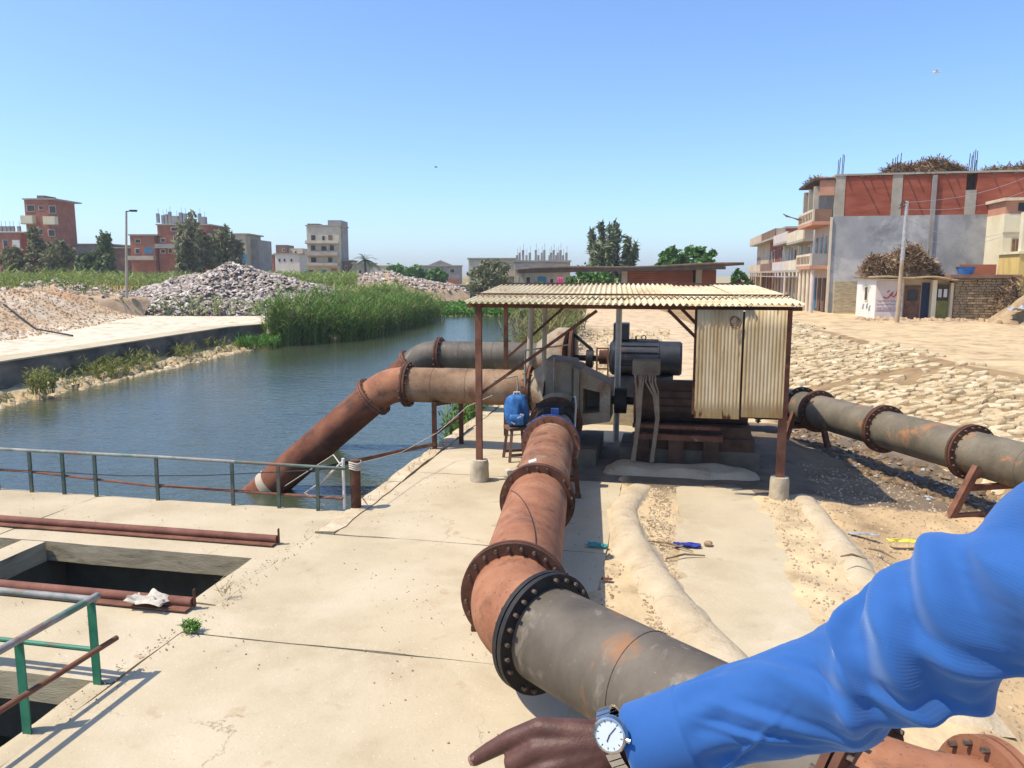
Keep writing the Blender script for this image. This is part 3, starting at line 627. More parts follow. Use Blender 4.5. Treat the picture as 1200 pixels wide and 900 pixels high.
# ================================================================== PUMPS AND MOTORS
pf = thing('pump', 'boxy grey steel pump in front, where the tan pipe and near pipe meet', 'pump', W(2.9, 4.1, .3), 'pumps under the shelter')
mb = MB()
def hexa(mb, a0, a1, b0, b1, zl, zr):       # block whose height differs left and right: zl=(z0,z1), zr=(z0,z1)
    vs = [W(a0, b0, zl[0]), W(a1, b0, zr[0]), W(a1, b1, zr[0]), W(a0, b1, zl[0]), W(a0, b0, zl[1]), W(a1, b0, zr[1]), W(a1, b1, zr[1]), W(a0, b1, zl[1])]
    return mb.add(vs, [(0, 3, 2, 1), (4, 5, 6, 7), (0, 1, 5, 4), (1, 2, 6, 5), (2, 3, 7, 6), (3, 0, 4, 7)])
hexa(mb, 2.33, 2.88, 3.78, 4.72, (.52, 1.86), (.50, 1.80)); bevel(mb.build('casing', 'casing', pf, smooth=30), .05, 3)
mb = MB(); hexa(mb, 2.885, 2.99, 3.70, 4.80, (.55, 1.72), (.55, 1.68)); mb.build('casing_rib', 'casing', pf, smooth=0)
mb = MB()                                    # hollow bearing bracket with an opening in its side
for (z0l, z1l, z0r, z1r) in ((.62, .84, .72, .92), (1.34, 1.66, 1.22, 1.40)): hexa(mb, 2.995, 3.55, 3.82, 4.66, (z0l, z1l), (z0r, z1r))
hexa(mb, 2.995, 3.05, 3.82, 4.66, (.84, 1.34), (.85, 1.34)); hexa(mb, 3.36, 3.55, 3.82, 4.66, (.90, 1.26), (.92, 1.22)); hexa(mb, 3.051, 3.359, 4.5, 4.64, (.86, 1.32), (.9, 1.26))
mb.build('bearing_bracket', 'casing_pale', pf, smooth=0)
mb = MB().tube([W(1.98, 4.3, 1.23), W(2.34, 4.28, 1.20)], [.345, .56], 32); mb.build('suction_cone', 'casing_pale', pf)
mb = MB().tube([W(3.45, 4.24, 1.06), W(3.98, 4.2, 1.06)], .075, 14).lathe(W(3.72, 4.2, 1.06), E1, [(.05, -.11), (.24, -.11), (.24, .11), (.05, .11), (.05, -.11)], 26); mb.build('shaft_coupling', 'black_iron', pf)
mb = MB().tube([W(2.38, 3.72, .30), W(2.36, 3.70, 1.0)], .02, 8); mb.tube([W(2.52, 3.72, 1.9), W(2.52, 3.74, 1.25)], .015, 8); mb.build('vent_pipe', 'rail_top', pf)
mb = MB().tube([W(1.35, 3.88, 1.42), W(1.8, 3.86, 1.52), W(1.82, 3.84, 1.30), W(1.80, 3.6, .9)], .016, 8).tube([W(1.95, 3.9, 2.0), W(1.95, 3.88, .95)], .02, 8).tube([W(1.95, 3.9, 2.0), W(2.75, 3.9, 2.12), W(2.78, 3.9, 1.85)], .014, 8); mb.build('priming_pipe', 'rail_top', pf)

mf = thing('motor', 'brown ribbed electric motor on a stepped block base beside the front pump', 'motor', W(4.8, 4.2, .3), 'motors under the shelter')
mb = MB().tube([W(4.05, 4.2, 1.08), W(6.0, 4.2, 1.08)], .40, 30); mb.build('motor_body', 'motor_brown', mf)
mb = MB()
for k in range(14):
    an = math.pi * (k + .5) / 14 * 1.5 + math.pi * .25
    for aa in (0,):
        o_ = E2 * (-math.cos(an) * .43) + Vector((0, 0, math.sin(an) * .43)) if False else (E2 * (-math.sin(an)) + Vector((0, 0, math.cos(an)))) * .425
        mb.bar(W(4.3, 4.2, 1.08) + o_, W(5.9, 4.2, 1.08) + o_, .02, .02)
mb.build('cooling_fins', 'black_iron', mf, smooth=0)
mb = MB().lathe(W(3.98, 4.2, 1.08), E1, [(.08, 0), (.47, 0), (.47, .13), (.08, .13)], 34); mb.build('end_flange', 'red_rust', mf)
for z0, z1, d0, nm in ((.30, .52, 0, 'a'), (.52, .72, .06, 'b')):
    MB().lbox(4.0 + d0, 6.1 - d0, 3.62 + d0, 4.8 - d0, z0 + .002, z1).build('base_block', 'motor_brown', mf, smooth=0)
for a in (4.02, 4.62, 5.22): MB().lbox(a, a + .26, 3.44, 3.6, .0, .50).build('pier', 'motor_brown', mf, smooth=0)
MB().lbox(3.98, 5.55, 3.42, 3.61, .503, .60).build('lintel', 'angle_rust', mf, smooth=0)
MB().lbox(3.98, 5.5, 3.46, 3.6, .70, .76).build('lintel', 'angle_rust', mf, smooth=0)
tb = MB().lbox(3.96, 4.44, 3.36, 3.66, 1.66, 1.92).build('terminal_box', 'casing', mf, smooth=0); bevel(tb, .015)
mb = MB()
for k in range(11):
    a = 4.0 + .036 * k; t_ = 4.06 + (.0 if k < 6 else .26) + .012 * k; zmid = 1.30 + .12 * random.random()
    mb.tube([W(a, 3.38, 1.70), W(a + .03 * random.uniform(-1, 1), 3.30, 1.55), W(lerp(a, t_, .7), 3.30, zmid), W(t_, 3.32, .9), W(t_ - .05 + .02 * random.random(), 3.28, .45), W(t_ - .08, 3.22, .14)], .015, 6)
mb.build('cables', 'cable', mf)

prr = thing('pump', 'pale conical pump in the sun behind the grey one, on the rear pipe', 'pump', W(2.0, 8.2, .55), 'pumps under the shelter')
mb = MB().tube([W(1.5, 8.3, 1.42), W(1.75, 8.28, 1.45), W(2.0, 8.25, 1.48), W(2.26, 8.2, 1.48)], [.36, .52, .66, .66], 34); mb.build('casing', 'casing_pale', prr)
MB().lathe(W(2.28, 8.2, 1.48), E1, [(.05, 0), (.68, 0), (.68, .07), (.05, .07), (.05, 0)], 34).build('cover_plate', 'dark_rust', prr)
mb = MB().tube([W(2.3, 8.2, 1.42), W(3.3, 8.1, 1.42)], .07, 14)
mb.bar(W(2.34, 8.1, 2.0), W(2.80, 8.1, 1.62), .07, .07).bar(W(2.34, 8.1, .98), W(2.80, 8.1, 1.24), .07, .07).bar(W(2.34, 8.1, 2.03), W(2.34, 8.1, 1.5), .06, .06)
mb.lathe(W(2.74, 8.1, 1.42), E1, [(.05, -.08), (.21, -.08), (.21, .08), (.05, .08), (.05, -.08)], 22); mb.build('bearing_frame', 'black_iron', prr)
mb = MB()
for a in (2.94, 3.20): mb.bar(W(a, 7.75, .58), W(a, 7.75, 1.72), .035)
mb.bar(W(2.94, 7.75, 1.70), W(3.2, 7.75, 1.70), .035).bar(W(2.94, 7.75, 1.22), W(3.2, 7.75, 1.22), .035); mb.build('coupling_guard', 'angle_rust', prr, smooth=0)
mb = MB().lathe(W(3.07, 8.1, 1.46), E1, [(.04, -.1), (.17, -.1), (.17, .1), (.04, .1), (.04, -.1)], 20); mb.build('coupling', 'dark_rust', prr)
mb = MB().lbox(2.3, 3.3, 7.6, 8.7, .553, .95); mb.build('base_frame', 'casing', prr, smooth=0)

mr = thing('motor', 'dark blue-black electric motor behind, with a box and lifting eye on top', 'motor', W(4.05, 8.1, .55), 'motors under the shelter')
mb = MB().lathe(W(3.22, 8.1, 1.46), E1, [(.06, 0), (.34, .0), (.42, .07), (.42, 1.15), (.40, 1.16), (.40, 1.62), (.36, 1.67), (.05, 1.67)], 36); mb.build('motor_body', 'motor_dark', mr)
mb = MB()
for k in range(16):
    an = 2 * math.pi * k / 16; o_ = (E2 * math.sin(an) + Vector((0, 0, math.cos(an)))) * .435; mb.bar(W(3.34, 8.1, 1.46) + o_, W(4.34, 8.1, 1.46) + o_, .018, .018)
mb.build('cooling_fins', 'motor_dark', mr, smooth=0)
bevel(MB().lbox(3.30, 3.66, 7.9, 8.3, 1.885, 2.28).build('terminal_box', 'motor_dark', mr, smooth=0), .02)
mb = MB(); cc = W(4.0, 8.1, 1.94); mb.tube([cc + E1 * math.cos(a) * .05 + Vector((0, 0, math.sin(a) * .05)) for a in np.linspace(0, 2 * math.pi, 17)], .012, 6, cap=False); mb.tube([W(3.82, 8.1, 1.86), W(3.82, 8.1, 1.97)], .02, 8); mb.build('lifting_eye', 'motor_dark', mr)
MB().lbox(3.4, 4.7, 7.75, 8.45, .553, 1.07).build('foot', 'motor_dark', mr, smooth=0)

# ================================================================== THE SHELTER
sh = thing('pump_shelter', 'open shelter with pale corrugated sheet roof on rusty steel posts over the pumps', 'shelter', W(3.9, 3.7, 0))
def footed(a, b, ztop, mat, h0, r, wd, nm='post'):
    po = MB().bar(W(a, b, h0 - .06), W(a, b, ztop), wd, wd * .8, up=E2).build(nm, mat, sh, smooth=0)
    if h0 > .05:
        mb = MB(); n = 26; k0 = len(mb.v); lv = 7
        for i in range(lv):
            t = i / (lv - 1)
            for j in range(n):
                an = 2 * math.pi * j / n; rr = r * (1.0 + .06 * noise.noise(Vector((math.cos(an) * 2, math.sin(an) * 2, t * 3 + a))) + (.0 if t < .95 else -.10))
                mb.v.append(W(a, b, -.03 + (h0 + .03) * t) + Vector((math.cos(an) * rr, math.sin(an) * rr, 0)))
        for i in range(lv - 1):
            for j in range(n):
                j2 = (j + 1) % n; mb.f.append((i * n + j, i * n + j2, (i + 1) * n + j2, (i + 1) * n + j))
        mb.f.append(tuple((lv - 1) * n + j for j in range(n))); mb.build('concrete_foot', 'pier', po, smooth=50)
    return po
footed(1.54, 1.95, 2.93, 'angle_rust', .36, .155, .10); footed(6.30, 1.90, 2.88, 'angle_rust', .33, .145, .12)
footed(1.22, 5.6, 3.06, 'dark_rust', 0, 0, .085); footed(6.10, 5.6, 3.06, 'dark_rust', 0, 0, .085); MB().bar(W(4.98, 1.9, 1.26), W(4.98, 1.9, 2.88), .06, .05, up=E2).build('stud', 'dark_rust', sh, smooth=0)
MB().tube([W(3.56, 5.5, -.02), W(3.58, 5.5, 3.04)], .062, 14).build('post', 'galv', sh)
MB().tube([W(1.66, 5.5, -.02), W(1.80, 5.5, 3.02)], .062, 12).build('post', 'pale_post', sh)
MB().tube([W(1.98, 5.7, -.02), W(2.06, 5.62, 3.05)], .05, 12).build('post', 'pale_post', sh)
def roofz(b): return lerp(2.965, 3.165, (b - 1.6) / 4.1)
MB().bar(W(1.35, 1.95, roofz(1.95) - .075), W(6.5, 1.9, roofz(1.95) - .085), .05, .06).build('beam', 'dark_rust', sh, smooth=0)
MB().bar(W(1.1, 5.6, roofz(5.6) - .085), W(6.3, 5.6, roofz(5.6) - .085), .05, .07).build('beam', 'dark_rust', sh, smooth=0)
MB().bar(W(1.3, 3.4, roofz(3.4) - .085), W(6.4, 3.4, roofz(3.4) - .085), .05, .06).build('beam', 'dark_rust', sh, smooth=0)
for a0, z0, b_, a1, z1 in ((1.56, 1.46, 1.98, 3.45, 2.84), (1.2, 1.62, 5.5, 2.72, 2.98), (4.55, 2.86, 2.04, 5.02, 2.40), (4.75, 2.88, 2.10, 5.05, 2.58)):
    MB().bar(W(a0, b_, z0), W(a1, b_, z1), .05, .05).build('brace', 'dark_rust', sh, smooth=0)
def corr(fn, L, Wd, pitch=.075, amp=.018, rows=6):
    """corrugated sheet: fn(u_m, v_m, h) -> point"""
    mb = MB(); n = max(8, int(Wd / pitch) * 8)
    def top(i, j): return fn(Wd * i / n, L * j / rows, amp * math.cos(2 * math.pi * (Wd * i / n) / pitch))
    k = 0
    for i in range(n + 1):
        for j in range(rows + 1): mb.v.append(top(i, j))
    for i in range(n):
        for j in range(rows):
            q = i * (rows + 1) + j; mb.f.append((q, q + rows + 1, q + rows + 2, q + 1))
    return mb
def sheet(name, fn, L, Wd, mat, amp=.021, pitch=.095):
    o = corr(fn, L, Wd, pitch, amp).build(name, mat, sh, smooth=80)
    so_ = o.modifiers.new('thick', 'SOLIDIFY'); so_.thickness = .004; return o
# lower and upper rows of sheets; the side edges of the roof are a little skew
def edgeL(b): return lerp(1.40, 1.12, (b - 1.6) / 4.1)
def edgeR(b): return lerp(6.50, 6.18, (b - 1.6) / 4.1)
random.seed(3)
nS = 6
for row, (b0, b1, dz) in enumerate(((1.60, 2.75, 0.0), (2.62, 5.75, .026))):
    for k in range(nS):
        u0, u1 = k / nS, (k + 1) / nS + (.018 if k < nS - 1 else 0); lift = .006 * (k % 2); jb = random.uniform(-.035, .035); tl = random.uniform(-.006, .006)
        def fn(u, v, h, u0=u0, u1=u1, lift=lift, jb=jb, dz=dz, b0=b0, b1=b1, tl=tl):
            b = b0 + jb * (1 - v / (b1 - b0)) + v; wd = (edgeR(b1) - edgeL(b1)) * (u1 - u0)
            f = u0 + (u1 - u0) * (u / WD)
            return W(lerp(edgeL(b), edgeR(b), f), b, roofz(b) + dz + lift + h + .02 * math.sin(f * 5 + b) * .4 + tl * v)
        WD = 5.05 * (u1 - u0); sheet('roof_sheet', fn, b1 - b0, WD, 'roof_sheet')
for b, z in ((2.72, .055), (5.72, .055)):
    MB().bar(W(edgeL(b) - .02, b, roofz(b) + z), W(edgeR(b) + .02, b, roofz(b) + z), .045, .03).build('roof_batten', 'dark_rust', sh, smooth=0)
# hanging wall sheets at the front right
for a0, a1, z0, bb in ((4.98, 5.635, 1.245, 1.655), (5.665, 6.26, 1.285, 1.635)):
    def fn(u, v, h, a0=a0, bb=bb): return W(a0 + u, bb + h * .8 + .01 * math.sin(u * 4), 2.885 - v)
    sheet('wall_sheet', fn, 2.885 - z0, a1 - a0, 'panel_sheet', pitch=.052, amp=.0065)
MB().bar(W(4.96, 1.70, 1.33), W(6.3, 1.86, 1.36), .03, .05).build('girt', 'dark_rust', sh, smooth=0)
MB().bar(W(5.65, 1.71, 1.30), W(5.65, 1.71, 2.86), .05, .02, up=E2).build('stud', 'dark_rust', sh, smooth=0)
MB().bar(W(4.96, 1.72, 2.80), W(6.3, 1.84, 2.80), .03, .05).build('girt', 'dark_rust', sh, smooth=0)
mb = MB()
for k in range(4):
    c = W(5.5 + .01 * k, 1.60, 2.74 - .015 * k); mb.tube([c + E1 * math.cos(a) * (.05 + .008 * k) + Vector((0, 0, math.sin(a) * (.06 + .01 * k))) for a in np.linspace(0, 2 * math.pi, 17)], .006, 5, cap=False)
mb.build('wire_coil', 'dark_rust', sh)

# ================================================================== SMALL THINGS ON THE PLATFORM
# stool with a blue bag
SC = W(1.86, 3.55, 0); t = thing('stool', 'small dark wooden stool under the blue bag beside the pipe', 'stool', SC)
MB().box(SC + Vector((0, 0, .60)), (.40, .40, .05), Matrix.Rotation(.3, 3, 'Z')).build('seat', 'wood_stool', t, smooth=0)
Rz = Matrix.Rotation(.3, 3, 'Z')
for i, j in ((-1, -1), (1, -1), (1, 1), (-1, 1)):
    MB().bar(SC + Rz @ Vector((i * .20, j * .20, 0)), SC + Rz @ Vector((i * .14, j * .14, .575)), .055, .055).build('leg', 'wood_stool', t, smooth=0)
for s in (-1, 1): MB().bar(SC + Rz @ Vector((-.185, s * .185, .12)), SC + Rz @ Vector((.185, s * .185, .12)), .035, .045).build('stretcher', 'wood_stool', t, smooth=0)
bgp = thing('bag', 'bright blue rounded cloth backpack with pale marks sitting on the stool', 'bag', SC + Vector((0, 0, .627)))
mb = MB()
def bagf(u, v):
    th = u * 2 * math.pi; ph = v * math.pi; z = .285 * (1 - math.cos(ph)); k = (.06 + .94 * math.sin(ph) ** .55)
    rx, ry = .255 * k * (1 - .22 * v), .20 * k * (1 - .15 * v)
    fold = .026 * math.sin(th * 5 + v * 7) * math.sin(ph) + .02 * noise.noise(Vector((math.cos(th) * 2, math.sin(th) * 2, v * 3)))
    return SC + Vector((math.cos(th) * (rx + fold), math.sin(th) * (ry + fold), .627 + z * 1.04))
mb.grid(bagf, 40, 22); mb.build('bag_body', 'bag_blue', bgp, smooth=80)
mb = MB(); mb.grid(lambda u, v: SC + Vector(((u - .5) * .26, -.215 - .035 * math.sin(v * math.pi), .68 + v * .20)), 8, 6); o = mb.build('front_pocket', 'bag_blue', bgp, smooth=80); o.modifiers.new('t', 'SOLIDIFY').thickness = .03
for dx, rz in ((-.07, .5), (.04, -.35), (.09, .25)):
    MB().box(SC + Vector((dx, -.262, .80 + dx)), (.075, .008, .022), Matrix.Rotation(rz, 3, 'Y')).build('pale_mark', 'bag_white', bgp, smooth=0)  # small pale strips set on the bag front
mb = MB().tube([SC + Vector((-.07, 0, 1.19)), SC + Vector((-.05, 0, 1.26)), SC + Vector((.05, 0, 1.26)), SC + Vector((.07, 0, 1.19))], .014, 8); mb.build('handle', 'bag_white', bgp)
# broken concrete lumps by the pipe
for k, (a, b, s, lb) in enumerate(((2.05, 2.35, .15, 'broken concrete lump beside the near pipe, larger of two'), (2.22, 2.85, .10, 'broken concrete lump beside the near pipe under the stool'))):
    mb = MB()
    def lump(u, v, s=s, a=a, b=b):
        th, ph = u * 2 * math.pi, v * math.pi; d = Vector((math.sin(ph) * math.cos(th), math.sin(ph) * math.sin(th), math.cos(ph) * .55)); r = s * (1 + .35 * noise.noise(d * 2.2 + Vector((k * 5, 0, 0))))
        return W(a, b, .05) + d * r * 1.2
    mb.grid(lump, 16, 10); tag(mb.build('concrete_lump', 'pier', at=W(a, b, 0), smooth=25), lb, 'rubble')

# ---- far railing
fr = thing('railing', 'low railing with grey-green posts along the water edge of the platform', 'railing', W(-3, .05, 0))
aa = [-8.2, -7.55, -6.95, -6.4, -5.93, -5.30, -4.70, -4.12, -3.04, -1.77, -1.02, -.40]
for a in [q for q in aa if q > -8]: MB().bar(W(a, -.06, -.03), W(a + .01, -.06, .63), .045, .04).build('post', 'teal_grey', fr, smooth=0)
MB().tube([W(-8.2, -.06, .655), W(-5, -.06, .65), W(-3, -.06, .655), W(-1.7, -.06, .645)], .026, 10).build('top_rail', 'rail_top', fr)
MB().tube([W(-1.72, -.06, .645), W(0.05, -.06, .63)], .024, 10).build('top_rail', 'teal_grey', fr)
MB().tube([W(-8.2, -.03, .30), W(-5.4, -.03, .30), W(-3.0, -.03, .18)], .02, 8).build('mid_rail', 'angle_rust', fr)
MB().tube([W(-3.02, -.03, .20), W(-.02, -.03, .17)], .022, 8).build('mid_rail', 'angle_rust', fr)
MB().tube([W(-5.9, -.1, .33), W(-3.6, -.1, .34), W(-2.2, -.1, .42), W(.05, -.1, .64)], .008, 6).build('wire', 'cable_black', fr)
# bollard post with ropes and white pipes
bp_ = thing('mooring_post', 'thick rusty steel post with ropes and white conduit at the quay corner', 'post', W(.13, .10, 0))
MB().tube([W(.13, .10, -.05), W(.13, .10, .72)], .075, 16).build('post', 'dark_rust', bp_)
MB().tube([W(-.02, .02, .0), W(-.02, .02, .76)], .022, 8).build('conduit', 'white_plastic', bp_)
MB().tube([W(-.02, .02, .72), W(-.35, -.02, .40), W(-.62, -.02, .22), W(-.3, -.02, .05)], .016, 8).build('rope', 'rope', bp_)
mb = MB()
for k in range(4): mb.tube([W(.13, .10, .60 + .03 * k) + Vector((math.cos(x) * .085, math.sin(x) * .085, .01 * math.sin(x * 2))) for x in np.linspace(0, 2 * math.pi, 15)], .013, 6, cap=False)
mb.build('rope_coil', 'rope', bp_)
rp_ = MB().tube([W(.16, .15, .66), W(.3, 1.6, .50), W(.5, 3.0, .56), W(.9, 3.6, .95), W(1.3, 3.96, 1.12)], .006, 6).build('rope', 'rope', at=W(.16, .15, .6))
tag(rp_, 'thin pale rope slung from the quay corner post towards the pump', 'rope')
rp_ = MB().tube([W(-.08, .1, .62), W(-.9, 1.6, .40), CcF + ddF * 2.6 + Vector((0, -.2, -.26))], .010, 6).build('rope', 'rope', at=W(-.08, .1, .6)); tag(rp_, 'thin pale rope from the corner post to the descending pipe', 'rope')

# ---- near green railing round the second pit
gr = thing('railing', 'bright green painted corner railing beside the open pit at lower left', 'railing', W(-.08, -4.89, 0))
Hn = .70
for a, b in ((-.08, -4.89), (-.08, -5.62), (-.08, -6.6), (-1.4, -4.89), (-2.6, -4.89)): MB().angle(W(a, b, -.03), W(a, b, Hn), .075, .012, up=E2).build('post', 'green_paint', gr, smooth=0)
MB().tube([W(-3.4, -4.9, Hn + .02), W(-.06, -4.9, Hn + .02)], .030, 12).build('top_rail', 'rail_top', gr)
MB().tube([W(-.08, -4.84, Hn + .03), W(-.08, -7.4, Hn + .03)], .030, 12).build('top_rail', 'rail_top', gr)
MB().tube([W(-3.4, -4.86, .25), W(-.1, -4.86, .25)], .022, 10).build('mid_rail', 'green_paint', gr)
MB().tube([W(-.03, -4.72, .30), W(-.06, -7.4, .34)], .024, 10).build('mid_rail', 'angle_rust', gr)
# ---- steel rails with end plates lying across the slabs
for lb, a0, a1, b in (('long rusty steel rail lying along the slab behind the far pit', -8.6, -.27, -1.50), ('rusty steel rail lying in front of the far pit, with a rag on it', -8.6, -.18, -3.43)):
    t = thing('steel_rail', lb, 'rail', W((a0 + a1) / 2, b, 0), 'steel rails across the slabs')
    MB().tube([W(a0, b, .05), W(a1, b, .05)], .05, 14).build('pipe', 'red_bar', t)
    MB().bar(W(a0, b - .09, .006), W(a1, b - .09, .006), .10, .012).build('base_strip', 'angle_rust', t, smooth=0)
    MB().bar(W(a1 + .02, b, .0), W(a1 + .02, b + .0, .19), .012, .05).build('end_plate', 'dark_rust', t, smooth=0)
def rag(name, label, cat, c, sx, sy, h, mat, seed):
    mb = MB()
    def fn(u, v):
        x, y = (u - .5) * sx, (v - .5) * sy; q = Vector((u * 3 + seed, v * 3, seed)); e = 1 - max(abs(u - .5), abs(v - .5)) * 1.2
        return c + E1 * (x + .25 * sx * noise.noise(q)) + E2 * (y + .3 * sy * noise.noise(q + Vector((9, 0, 0)))) + Vector((0, 0, .012 + h * max(0, .45 + noise.noise(q * 1.6)) * e))
    mb.grid(fn, 22, 14); o = mb.build(name, mat, at=c, smooth=60); o.modifiers.new('t', 'SOLIDIFY').thickness = .004
    return tag(o, label, cat)
rag('rag', 'crumpled pale rag lying over the near steel rail', 'rag', W(-.62, -3.52, .05), .42, .24, .12, 'rope', 3)
rag('cloth', 'crumpled dark blue cloth lying on the concrete strip', 'cloth', G(805, 640, .005), .34, .12, .07, 'blue_cloth', 5)
rag('plastic_bottle_scrap', 'flattened teal plastic scrap in the shade of the near pipe', 'litter', G(699, 640, .01), .26, .09, .05, 'teal_plastic', 8)
rag('plastic_strip', 'yellow plastic strip lying on the dirt below the trestle', 'litter', G(1065, 636, -.05), .50, .10, .05, 'yellow_plastic', 12)
rag('litter_sheet', 'grey blue scrap of sheet on the dirt beside the straight hump', 'litter', G(1012, 627, -.02), .35, .09, .03, 'tarp', 15)
rag('dark_scrap', 'small dark scrap on the slab by the near pipe shadow', 'litter', G(711, 680, .01), .12, .07, .03, 'dark_rust', 18)
st_ = MB()
def lump2(u, v):
    th, ph = u * 2 * math.pi, v * math.pi; d = Vector((math.sin(ph) * math.cos(th), math.sin(ph) * math.sin(th), math.cos(ph) * .7)); return G(830, 637, .03) + d * .055 * (1 + .3 * noise.noise(d * 2))
st_.grid(lump2, 12, 8); tag(st_.build('stone', 'mud_brick', at=G(830, 637, .0), smooth=30), 'small brown stone beside the dark blue cloth', 'stone')
for (u0, v0, u1, v1, lb) in ((780, 655, 826, 651, 'thin dry stick on the concrete strip below the blue cloth'), (760, 634, 812, 646, 'curved dry stick by the long crooked hump'), (985, 652, 1016, 655, 'short dark stick lying across the straight hump'), (1018, 643, 1050, 655, 'bent twig on the dirt near the yellow strip')):
    zz = .20 if u0 == 985 else .02; p0, p1 = G(u0, v0, zz), G(u1, v1, zz); mid = (p0 + p1) / 2 + Vector((0, .05, .02))
    o = MB().tube([p0, mid, p1], [.008, .014, .007], 6).build('stick', 'dry_litter', at=p0); tag(o, lb, 'stick')
# stray wire curling over the near pipe and the hump
nA = Vector((-dA.y, dA.x, 0)); wp = []
for k in range(16):
    t = k / 15; ph = lerp(-.45, .9, t ** 1.6); wp.append(FA.lerp(F2, .06 + .80 * t) + (nA * -math.sin(ph) + Vector((0, 0, math.cos(ph)))) * (R1 + .004))
o = MB().tube(wp, .0045, 5).build('wire', 'cable_black', at=wp[0]); tag(o, 'thin black wire lying along the top of the near pipe', 'wire')

# ---- pebbles, crumbs and litter (uncountable)
def bits(name, label, cat, pts, smin, smax, mat, flat=.6, at=(0, 0, 0)):
    n = len(pts); base = np.array([(-1, -1, -1), (1, -1, -1), (1, 1, -1), (-1, 1, -1), (-.6, -.6, 1), (.6, -.6, 1), (.6, .6, 1), (-.6, .6, 1)], float)
    fq = np.array([(4, 5, 6, 7), (0, 1, 5, 4), (1, 2, 6, 5), (2, 3, 7, 6), (3, 0, 4, 7)])
    s = RNG.uniform(smin, smax, (n, 1, 1)) * RNG.uniform(.5, 1.2, (n, 1, 3)); s[:, :, 2] *= flat
    v = base[None] * (1 + RNG.uniform(-.3, .3, (n, 8, 3))) * s
    a = RNG.uniform(0, 6.28, n); ca_, sa_ = np.cos(a)[:, None], np.sin(a)[:, None]
    tl = RNG.uniform(-.5, .5, (n, 1)); x, y, z = v[..., 0], v[..., 1], v[..., 2]; z2 = z + x * tl
    X = np.stack([x * ca_ - y * sa_, x * sa_ + y * ca_, z2], -1) + np.array(pts)[:, None, :]
    Fq = (fq[None] + (np.arange(n) * 8)[:, None, None]).reshape(-1, 4)
    return tag(npmesh(name, X.reshape(-1, 3), Fq, mat, at), label, cat, None, 'stuff')
def scatter(n, fa, keep=lambda a, b: True, dz=.005):
    out = []
    while len(out) < n:
        a, b = fa()
        if not keep(a, b): continue
        p = W(a, b); z = gz(p.x, p.y)[0]
        for a0, a1, b0, b1 in PADS:
            if a0 < a < a1 and b0 < b < b1: z = max(z, .0)
        out.append((p.x, p.y, z + dz))
    return out
ru = random.uniform
pts = scatter(2600, lambda: (ru(6.95, 10.5), ru(-5, 4.6))) + scatter(700, lambda: (ru(3.9, 4.75), ru(-4.5, 2.2)), lambda a, b: n3(a, b, 1.5) > -.1) + scatter(450, lambda: (ru(6.05, 6.6), ru(-4, 2)))
bits('pebbles', 'loose pebbles and stone crumbs strewn over the dirt', 'pebbles', pts, .005, .024, 'pebble')
pts = scatter(1500, lambda: (ru(4.35, 4.95) , ru(-4.6, 2.0)), lambda a, b: abs(a - (4.45 + .10 * max(0, -b - 1))) < .22) + scatter(1300, lambda: (ru(6.9, 9.8), ru(-4, 4.8)))
bits('dry_leaf_litter', 'dry leaf and twig litter along the humps and dirt', 'litter', pts, .005, .020, 'leaf_litter', flat=.25)
pts = scatter(260, lambda: (ru(.4, 3.8), ru(-5.6, 3)), lambda a, b: n3(a, b, .7) > .05) + scatter(160, lambda: (ru(-6, -.1), ru(-5, -.1)), lambda a, b: not (-3.3 < a < -.3 and -3.3 < b < -1.95)) + scatter(220, lambda: (ru(-.12, .18), ru(-5.5, -.1)))
bits('grit', 'fine dark grit scattered on the slabs', 'grit', pts, .003, .009, 'leaf_litter', flat=.6)
pts = []
while len(pts) < 700:
    x, y = ru(6.4, 9.6), ru(9, 19); pd, pt = pipe_dist(x, y)
    if abs(pd - .5) < .9: pts.append((x, y, gz(x, y)[0] + .02))
bits('gully_litter', 'dark scraps and rubbish lying in the gully under the right pipe', 'litter', pts, .02, .085, 'dry_litter', flat=.4)
pts = []
while len(pts) < 70:
    x, y = ru(6.4, 9.6), ru(10, 19); pd, pt = pipe_dist(x, y)
    if abs(pd - .4) < 1.0: pts.append((x, y, gz(x, y)[0] + .03))
bits('gully_rags', 'pale and grey scraps lying in the gully under the right pipe', 'litter', pts, .015, .05, 'tarp', flat=.3)

# ---- stone pitching on the right bank: the nearest stones are pieces of their own
emb = bpy.data.objects.new('stone_embankment', None); COL.objects.link(emb); emb.location = (10, 20, 0); struct(emb)
stone_mesh = []
for k in range(9):
    mb = MB(); n = random.choice((5, 6, 6, 7)); ang = sorted(2 * math.pi * (i + ru(-.34, .34)) / n for i in range(n)); out = [(math.cos(a) * ru(.72, 1.12), math.sin(a) * ru(.72, 1.12)) for a in ang]
    for zz, sc in ((-.8, 1.0), (.6, .97), (1.0, .86)): mb.v += [Vector((x * sc, y * sc, zz + (.30 * ru(-1, 1) if zz > .9 else 0))) for x, y in out]
    for r_ in (0, 1):
        for i in range(n): mb.f.append((r_ * n + i, r_ * n + (i + 1) % n, (r_ + 1) * n + (i + 1) % n, (r_ + 1) * n + i))
    mb.f.append(tuple(2 * n + i for i in range(n))); stone_mesh.append(mb.mesh('stone', 'stone', smooth=0))
cand = []
row = 0; v_ = 0.0
while v_ < 4.55:
    dv = ru(.22, .28); y = 11.0 + ru(0, .4)
    while y < 44:
        du = ru(.26, .52); yc = y + du / 2 + ru(-.05, .05); xt = interp(yc, XTOP); x = xt - 4.5 + v_ + dv / 2 + ru(-.05, .05)
        if n3(x, yc, .55, 2) < .40 or random.random() < .3:
            if not (v_ > 4.0 and n3(x, yc, .6, 7) > -.05): cand.append((x, yc, du, dv))
        y += du
    v_ += dv
